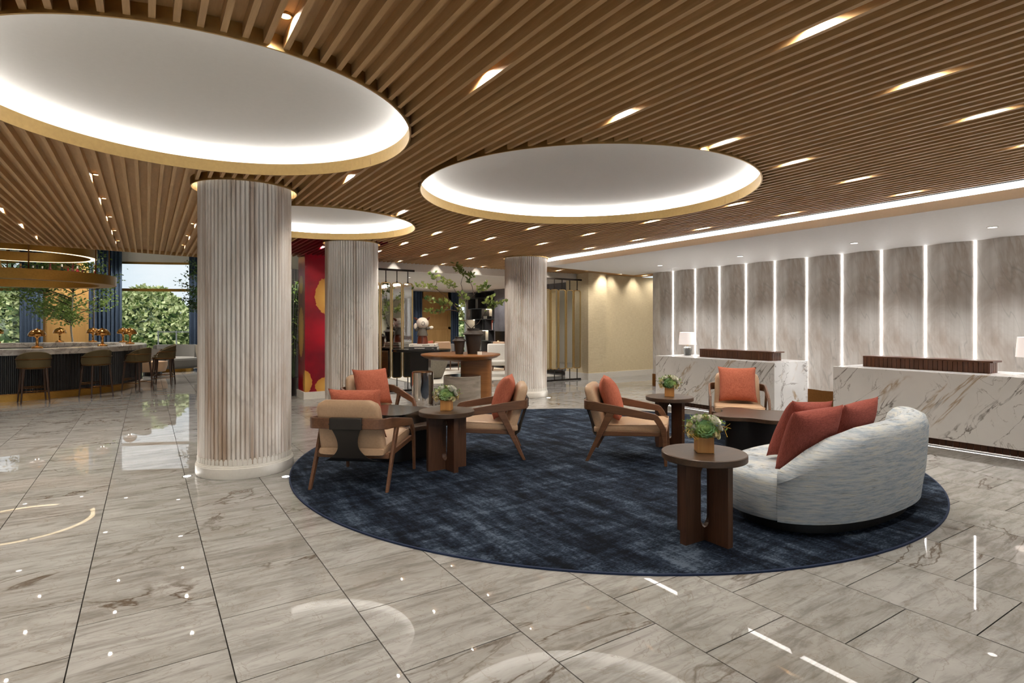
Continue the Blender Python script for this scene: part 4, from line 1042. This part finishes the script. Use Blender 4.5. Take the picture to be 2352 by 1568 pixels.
# hanging brass rings over the bar
def ring(name, lab, r, w, z0, z1, led):
    t = thing(name, lab, 'pendant', (CB[0], CB[1], 0))
    MB().lathe([(r-w, z0), (r-w, z1), (r-w+.02, z1), (r-w+.02, z0+.02), (r-.02, z0+.02), (r-.02, z1), (r, z1), (r, z0), (r-w, z0)], 96).build('brass_band', 'brass_satin', t, smooth=30)
    if led: MB().lathe([(r-w+.015, z0-.002), (r-.015, z0-.002)], 96).build('light_ring', 'led_ring', t)
    for k in range(8):
        a = 2*pi*k/8+.25; rr = r-w/2 if led else r-.12; MB().tube([(rr*cos(a), rr*sin(a), z1 if led else z0+.02), (rr*cos(a), rr*sin(a), 4.4)], .014, 8).build('hanger_rod', 'bronze', t, smooth=True)
    return t
ring('ring_pendant', 'brass ring pendant with lit underside hanging above the bar', 1.55, .15, 3.19, 3.42, True)
lr = ring('ring_shelf', 'brass ring shelf carrying bottles, hung below the lit ring', 1.95, .36, 2.53, 2.755, False)
def bottle(x, y, h, body, cap, lab):
    t = thing('bottle', lab, 'bottle', (x, y, 2.582), 0, 'bottles on the brass ring shelf')
    MB().lathe([(.0001, 0), (.036, 0), (.038, .006), (.038, h*.55), (.03, h*.66), (.014, h*.74), (.014, h*.9), (.0001, h*.9)], 16).build('body', body, t, smooth=40); bo_ = [c for c in t.children][0]
    MB().lathe([(.015, h*.82), (.017, h*.82), (.017, h), (.0001, h)], 12).build('cap', cap, bo_, smooth=40)
bl = [(0, .33, 'bottle_gold', 'bottle_gold', 'gold-topped'), (28, .25, 'bottle_dark', 'bottle_dark', 'short green'), (47, .28, 'bottle_brown', 'bottle_gold', 'tan-topped'), (76, .25, 'bottle_dark', 'cork_white', 'short white-topped'), (85, .27, 'bottle_dark', 'bottle_dark', 'black-topped'), (97, .25, 'bottle_brown', 'cork_white', 'small pale-topped'), (115, .33, 'bottle_brown', 'bottle_brown', 'tall brown-capped'), (142, .33, 'bottle_dark', 'cork_white', 'tall white-capped'), (156, .25, 'bottle_red', 'bottle_red', 'small red'), (167, .33, 'bottle_brown', 'bottle_brown', 'tall dark-red-capped'), (178, .32, 'bottle_red', 'cork_white', 'red white-capped'), (190, .25, 'bottle_brown', 'bottle_brown', 'short brown'), (218, .25, 'bottle_red', 'bottle_red', 'rightmost red')]
for u, h, b, c, w in bl:
    k = (u-1176)/1306.7; dx, dy = FX+FY*k, FY-FX*k; n_ = hypot(dx, dy); dx /= n_; dy /= n_
    bq = dx*CB[0]+dy*CB[1]; cq = CB[0]**2+CB[1]**2-1.78**2; tt = bq-sqrt(max(0, bq*bq-cq))
    bottle(dx*tt, dy*tt, h, b, c, w+' bottle standing on the brass ring shelf')

# ---- trees
def tree(name, lab, loc, H, trunk_h, crown_r, crown_h, leafmat_, nleaf, seed, cat='tree', barkm='bark', r0=.035, leaf=.075):
    rs = random.Random(seed); t = thing(name, lab, cat, loc); tb = MB(); lm = MB()
    tp = [Vector((.03*sin(k*1.3+seed), .03*cos(k*1.7), H*.92*k/10)) for k in range(11)]
    tb.tube(tp, [r0*(1-.08*k) for k in range(11)], 8); bb = MB(); tips = []
    for i in range(34):
        h = trunk_h+(H*.9-trunk_h)*rs.random()**1.35; a = rs.uniform(0, 2*pi); k = h/(H*.92)*10; p = tp[min(10, int(k))].copy(); p.z = h
        fr = 1-abs((h-trunk_h)/(H-trunk_h)-.35)*.9; L = crown_r*max(.3, fr)*rs.uniform(.7, 1.05); P = [p]; 
        for s in range(1, 6): q = p+Vector((cos(a+.15*sin(s+i))*L*s/5, sin(a+.15*sin(s+i))*L*s/5, L*.42*(s/5)**.9+rs.uniform(-.02, .02))); P.append(q)
        bb.tube(P, [.014*(1-.16*s) for s in range(6)], 5); tips += [P[2], P[3], P[4], P[5], P[5]]
        for _ in range(3):
            b0 = P[rs.randint(2, 4)]; a2 = a+rs.uniform(-1.1, 1.1); l2 = L*.4; e = b0+Vector((cos(a2)*l2, sin(a2)*l2, l2*.3)); bb.tube([b0, e], [.007, .002], 4); tips += [e, (e+b0)/2]
    for i in range(nleaf):
        c = rs.choice(tips)+Vector((rs.gauss(0, 1), rs.gauss(0, 1), rs.gauss(0, .8)))*crown_r*.09; d = Vector((rs.uniform(-1, 1), rs.uniform(-1, 1), rs.uniform(-.6, .6))).normalized(); s2 = d.cross(Vector((rs.random(), rs.random(), rs.random()))).normalized(); L = leaf*rs.uniform(.6, 1.2)
        lm.add([c, c+d*L*.5+s2*L*.27, c+d*L, c+d*L*.5-s2*L*.27], [(0, 1, 2, 3)])
    tb.build('trunk', barkm, t, smooth=True); tag(bb.build('branches', 'twig', t, smooth=True), kind='stuff'); tag(lm.build('foliage', leafmat_, t), kind='stuff'); return t
tree('indoor_tree', 'slender pale-trunked green tree standing behind the bar in front of oak panel', (-1.90, 21.6, 0), 3.75, 1.5, 1.4, 2, 'leaf_tree', 5000, 5, leaf=.10, barkm='pale_bark')
pt = thing('bowl_planter', 'white bowl planter half hidden behind the nearest pillar', 'planter', (1.62, 19.4, 0))
MB().lathe([(.0001, 0), (.17, 0), (.2, .02), (.32, .35), (.40, .75), (.41, .95), (.385, .95), (.37, .8), (.0001, .8)], 40).build('bowl', 'figure_white', pt, smooth=40); MB().lathe([(.0001, .82), (.36, .82)], 30).build('soil', 'bark', pt)
tree('indoor_tree', 'dark leafy indoor tree growing from the white planter behind the pillar', (1.62, 19.4, .82), 2.75, 1.0, .85, 2, 'leaf_dark', 2600, 9, leaf=.08)
# bamboo beside the mural
bp = thing('bamboo_plant', 'tall dark green bamboo plant between nearest pillar and red mural', 'plant', (2.56, 13.12, 0)); rs = random.Random(4); cn = MB(); lv = MB()
for i in range(7):
    x, y = rs.uniform(-.15, .15), rs.uniform(-.12, .12); hh = rs.uniform(2.3, 2.8); P = [Vector((x+.12*x*k, y, hh*k/6)) for k in range(7)]; cn.tube(P, .012, 6)
    for j in range(75):
        z = hh*rs.uniform(.35, 1); a = rs.uniform(0, 2*pi); c = Vector((x*1.2, y*1.4, z))+Vector((cos(a), sin(a), .2))*rs.uniform(.02, .14); d = Vector((cos(a), sin(a), rs.uniform(-.6, .35))).normalized(); s2 = d.cross(Vector((0, 0, 1))).normalized(); L = rs.uniform(.12, .24)
        lv.add([c, c+d*L*.35+s2*L*.1, c+d*L, c+d*L*.35-s2*L*.1], [(0, 1, 2, 3)])
cn.build('cane', 'leaf_dark', bp, smooth=True); tag(lv.build('foliage', 'leaf_tree', bp), kind='stuff')
MB().lathe([(.0001, 0), (.2, 0), (.24, .4), (.22, .4), (.0001, .36)], 24).build('pot', 'black_oak', bp, smooth=40)
sp = thing('slat_divider', 'dark grey vertical slat divider left of the red mural', 'screen', (3.02, 14.25, 0), radians(20))
for i in range(6): MB().box((-.02+i*.075-.2, 0, 1.45), (.045, .05, 2.85)).build('slat', 'shelf_grey', sp)
MB().box((0, 0, .03), (.5, .06, .03)).build('foot_rail', 'shelf_grey', sp)

# ---- grey sofa by the window
gs = thing('window_sofa', 'grey upholstered sofa with rounded back by the bar window', 'sofa', (.75, 22.3, 0), radians(-32.7))
MB().lathe([(.0001, .10), (.70, .10), (.82, .2), (.9, .38), (.88, .44), (.0001, .46)], 40).build('seat', 'grey_fabric', gs, smooth=40)
MB().sweep([[(.78*r*cos(a), .7*r*sin(a)+.1, z) for r, z in ((1.0, .4), (1.02, .8), (.96, .86), (.84, .86), (.8, .4))] for a in [radians(5+170*i/24) for i in range(25)]]).build('backrest', 'grey_fabric', gs, smooth=50)
MB().lathe([(.6, 0), (.6, .1)], 32).build('base', 'brass_satin', gs)
# small lounge pieces near the bar end
lc = thing('tub_chair', 'pink-beige tub chair half hidden behind bar stools', 'chair', (.15, 20.6, 0))
MB().lathe([(.0001, .12), (.34, .12), (.40, .3), (.40, .42), (.0001, .45)], 28).build('seat', 'tan_leather', lc, smooth=40); MB().lathe([(.36, .4), (.42, .78), (.36, .80), (.31, .42)], 28, a0=.2, a1=pi+.4).build('backrest', 'grey_fabric', lc, smooth=50); MB().lathe([(.25, 0), (.25, .12)], 20).build('base', 'black_oak', lc)

# ---- lounge: bookshelf, rug, chairs
bk = thing('bookshelf', 'dark grey open bookshelf with lit niches on the lounge side wall', 'bookshelf', (XL, 19.2, 0)); Y0, Y1 = -1.2, 1.25
MB().box((.33, (Y0+Y1)/2, 1.45), (.02, Y1-Y0, 2.75)).build('backboard', 'paper', bk)
zs = [.06, .50, .92, 1.34, 1.76, 2.18, 2.60, 2.82]
for z in zs: MB().box((.15, (Y0+Y1)/2, z), (.34, Y1-Y0, .025)).build('shelf', 'shelf_grey', bk)
for y in (Y0, Y1): MB().box((.15, y, 1.44), (.34, .03, 2.78)).build('side_panel', 'shelf_grey', bk)
rs = random.Random(2)
for i, (z0, z1) in enumerate(zip(zs, zs[1:])):
    for k in range(3):
        y = Y0+(Y1-Y0)*(k+.6+.35*((i*7+k*3) % 3-1))/3; MB().box((.15, y, (z0+z1)/2), (.34, .02, z1-z0-.02)).build('divider', 'shelf_grey', bk)
for i, (y0, y1) in ((2, (.7, 1.2)), (3, (-.1, .5)), (4, (.3, 1.2)), (5, (-1.2, -.6)), (6, (-1.2, .7)), (5, (-.1, .9)), (1, (-1.2, 0.1)), (2, (-1.2, -.1))):
    z0, z1 = zs[i], zs[i+1]; MB().box((.27, (y0+y1)/2, (z0+z1)/2), (.02, y1-y0, z1-z0-.03)).build('dark_back', 'shelf_grey', bk)
for y, z in ((.95, 1.74), (.2, 1.32), (-1.0, 1.74), (.0, 2.15), (-.4, .9)): MB().box((.2, y, z), (.02, .4, .01)).build('light_strip', 'shelf_led', bk)
BKS = ['book_blue', 'paper', 'book_dark', 'paper', 'book_blue', 'book_dark', 'paper', 'book_rust']
for i in range(8):
    hh = .26+.05*((i*5) % 3); o = thing('shelf_book', ('blue', 'white', 'black', 'cream', 'dark blue', 'charcoal', 'ivory', 'rust')[i]+' upright book in the row on the lounge bookshelf', 'book', (XL+.12, 18.24+i*.05, 1.353), 0, 'upright books on the lounge shelf')
    MB().box((0, 0, hh/2), (.2, .036, hh)).build('cover', BKS[i], o); MB().box((.006, 0, hh/2+.002), (.19, .028, hh)).build('pages', 'paper', o)
for i in range(3):
    o = thing('stacked_book', ('topmost', 'middle', 'lowest')[2-i]+' dark book of the flat stack on the lounge bookshelf', 'book', (XL+.12, 19.08, 1.774+.036*i), 0, 'flat stacked books on the lounge shelf'); MB().box((0, 0, .017), (.2, .28, .034)).build('cover', 'book_dark', o); MB().box((-.003, 0, .017), (.2, .27, .022)).build('pages', 'paper', o)
lrug = MB().box((8.2, 15.9, .0055), (4.6, 4.6, .011)); tag(lrug.build('lounge_rug', 'cream_rug'), 'pale cream rug on the lounge floor behind the tables', 'rug')
po = thing('boulder_pouf', 'grey tapered pouf behind the black console table', 'pouf', (6.85, 15.0, .012))
MB().lathe([(.0001, 0), (.30, 0), (.34, .03), (.48, .40), (.56, .72), (.54, .80), (.46, .83), (.0001, .83)], 40).build('body', 'boulder_grey', po, smooth=50); MB().lathe([(.29, -.001), (.31, -.001), (.345, .035)], 40).build('base_band', 'black_oak', po)
def wing_chair(lab, loc, rz, m1, fr):
    t = thing('armchair', lab, 'chair', loc, rz, 'lounge armchairs')
    MB().box((0, .05, .40), (.56, .56, .14)).build('seat', m1, t, bevel=.04, seg=3)
    MB().box((0, -.24, .68), (.60, .12, .56), Matrix.Rotation(radians(10), 3, 'X')).build('backrest', m1, t, bevel=.04, seg=3)
    for s in (-1, 1):
        MB().box((s*.32, .02, .60), (.06, .58, .05)).build('armrest', fr, t, bevel=.01); MB().box((s*.31, .0, .45), (.03, .5, .26)).build('side_panel', m1, t, bevel=.01)
        for y in (-.25, .28): MB().tube([(s*.29, y, 0), (s*.29, y*.95, .36)], [.016, .024], 8).build('leg', fr, t, smooth=40)
    return t
wing_chair('cream armchair with wooden frame behind the round wooden table', (8.85, 14.6, .012), radians(150), 'paper', 'chair_wood')
wing_chair('tan armchair deeper in the lounge behind the dark vases', (8.55, 17.4, .012), radians(185), 'tan_leather', 'chair_wood')
wing_chair('tan armchair near the bookshelf with rounded back', (9.9, 16.6, .012), radians(100), 'tan_leather', 'chair_wood')
ls = thing('lounge_sofa', 'low dark sofa under the oak panel in the lounge', 'sofa', (8.9, 19.2, 0))
MB().box((0, 0, .28), (2.0, .8, .36)).build('seat', 'grey_fabric', ls, bevel=.04); MB().box((0, .34, .58), (2.0, .16, .5)).build('backrest', 'grey_fabric', ls, bevel=.05); MB().box((0, 0, .05), (1.8, .6, .1)).build('base', 'black_oak', ls)
cushion(pm_coral, Vector((8.75, 19.42, .71)), RX(-14), 'coral cushion on the low sofa in the lounge', 'lounge cushions')
lt = thing('low_table', 'low dark table in the lounge between armchairs', 'table', (8.7, 16.2, .012)); MB().lathe([(.0001, .36), (.5, .36), (.5, .40), (.0001, .40)], 40).build('table_top', 'walnut', lt, smooth=30); MB().lathe([(.2, 0), (.2, .36)], 24).build('pedestal', 'black_oak', lt, smooth=True)
ll = light('lounge_light', 'AREA', None, (7.6, 16.5, 2.80), 0.001, NEUT); bpy.data.objects.remove(ll)
lo_ = thing('lounge_fill_light', 'added lounge fill downlight nearest the mirror screen', 'downlight', (6, 14.5, 0), 0, 'added lounge fill lights')  # ceiling lamps added to brighten the lounge
MB().lathe([(.03, 2.826), (.04, 2.826), (.04, 2.835), (.03, 2.835), (.03, 2.826)], 20).build('trim', 'white_paint', lo_); MB().lathe([(.0001, 2.83), (.03, 2.83)], 20).build('lens', 'downlight_lens', lo_); light('bulb', 'SPOT', lo_, (0, 0, 2.80), 110, NEUT, .05, 150, .5)
for x, y, w in ((8.4, 14.5, 'above the cream armchair'), (6, 17.5, 'at the left rear'), (8.2, 18.3, 'before the oak panel'), (9.9, 17.2, 'near the bookshelf')):
    o = copy_tree(lo_); o.location = (x, y, 0); o['label'] = 'added lounge fill downlight '+w
bd = thing('bar_downlight', 'round downlight in the high ceiling over the bar', 'downlight', (-1, 15.5, 0), 0, 'downlights above the bar')
MB().lathe([(.0001, 4.395), (.06, 4.395)], 20).build('lens', 'downlight_lens', bd); MB().lathe([(.06, 4.39), (.075, 4.39), (.075, 4.4), (.06, 4.4)], 20).build('trim', 'white_paint', bd); light('bulb', 'SPOT', bd, (0, 0, 4.38), 230, WARM, .06, 110, .8)
for q_, (x, y) in enumerate(((-4, 16), (-2.6, 18), (-1, 20), (.8, 18.5), (-3.4, 24.6), (-1.9, 24.6), (-.6, 23.6), (.9, 22.4), (-5.5, 18.5), (2.45, 13.05))):
    o = copy_tree(bd); o.location = (x, y, 0); o['label'] = 'round high ceiling downlight over the bar, '+('left front', 'centre', 'right rear', 'right end', 'a', 'b', 'c', 'd', 'far left', 'added to light the bamboo')[q_]
    if y > 22 or y < 13.5:  # lamps added to brighten the oak panel, curtains and bamboo
        for c in o.children:
            if c.type == 'LIGHT': c.data = c.data.copy(); c.data.energy = 520
            
        if y > 22: o['label'] = 'added fill downlight washing the wall behind the bar, %s from left' % ORD[int((x+3.4)/1.4)]; o['group'] = 'added wall-wash fills behind the bar'

# ---- outdoors
struct('ground', MB().box((4, 40, -.3), (90, 50, .2)), 'lawn', 'lawn outside the bar window')
def hedge(name, lab, c, rx, ry, h, n, m, seed, leaf=.3):
    rs = random.Random(seed); t = thing(name, lab, 'bush', (c[0], c[1], -.2), 0, 'trees and bushes outside'); lm = MB(); core = MB()
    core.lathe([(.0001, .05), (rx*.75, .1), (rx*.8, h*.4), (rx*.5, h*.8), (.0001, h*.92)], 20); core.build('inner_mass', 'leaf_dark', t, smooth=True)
    for i in range(n):
        a = rs.uniform(0, 2*pi); e = rs.random(); z = h*e; rr = sqrt(max(.02, 1-max(0, (e-.3)/.7)**2))*rs.uniform(.78, 1.08)*(1+.18*mnoise.noise(Vector((cos(a)*2, sin(a)*2, e*4+seed))))
        p = Vector((rx*rr*cos(a), ry*rr*sin(a), z)); d = Vector((rs.uniform(-1, 1), rs.uniform(-1, 1), rs.uniform(-1, .6))).normalized(); s2 = d.cross(Vector((rs.random(), rs.random(), rs.random()))).normalized(); L = leaf*rs.uniform(.5, 1.2)
        lm.add([p, p+d*L*.5+s2*L*.3, p+d*L, p+d*L*.5-s2*L*.3], [(0, 1, 2, 3)])
    tag(lm.build('foliage', m, t), kind='stuff'); return t
def op(u, d): k = (u-1176)/1306.7; return (d*(FX+FY*k), d*(FY-FX*k))
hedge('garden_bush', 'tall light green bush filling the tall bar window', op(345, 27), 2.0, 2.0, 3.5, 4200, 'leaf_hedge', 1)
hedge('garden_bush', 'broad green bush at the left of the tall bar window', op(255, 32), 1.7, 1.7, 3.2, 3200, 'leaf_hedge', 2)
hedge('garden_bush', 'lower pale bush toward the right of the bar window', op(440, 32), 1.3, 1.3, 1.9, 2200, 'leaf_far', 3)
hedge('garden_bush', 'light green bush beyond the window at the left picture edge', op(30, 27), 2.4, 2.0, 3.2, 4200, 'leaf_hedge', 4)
hedge('garden_tree', 'dark round tree top behind the bush at the left picture edge', op(0, 33), 1.8, 1.8, 5.6, 2600, 'leaf_far', 5)
hedge('garden_bush', 'green bush seen through the narrow lounge window', (13.0, 26), 1.8, 1.6, 2.4, 2600, 'leaf_hedge', 6)
hedge('garden_bush', 'green bush beyond the street front', (7, -9), 2.6, 1.5, 1.7, 2200, 'leaf_hedge', 7)
fn = thing('garden_fence', 'thin white rail fence outside the tall bar window', 'fence', (*op(405, 23.6), -.2))
for k in range(3): MB().box((RV.x*(k-1)*.75, RV.y*(k-1)*.75, .75), (.05, .05, 1.5)).build('post', 'fence_white', fn)
for z in (.9, 1.45): MB().box((0, 0, z), (1.6, .03, .05), Matrix.Rotation(radians(-32.7), 3, 'Z')).build('rail', 'fence_white', fn)
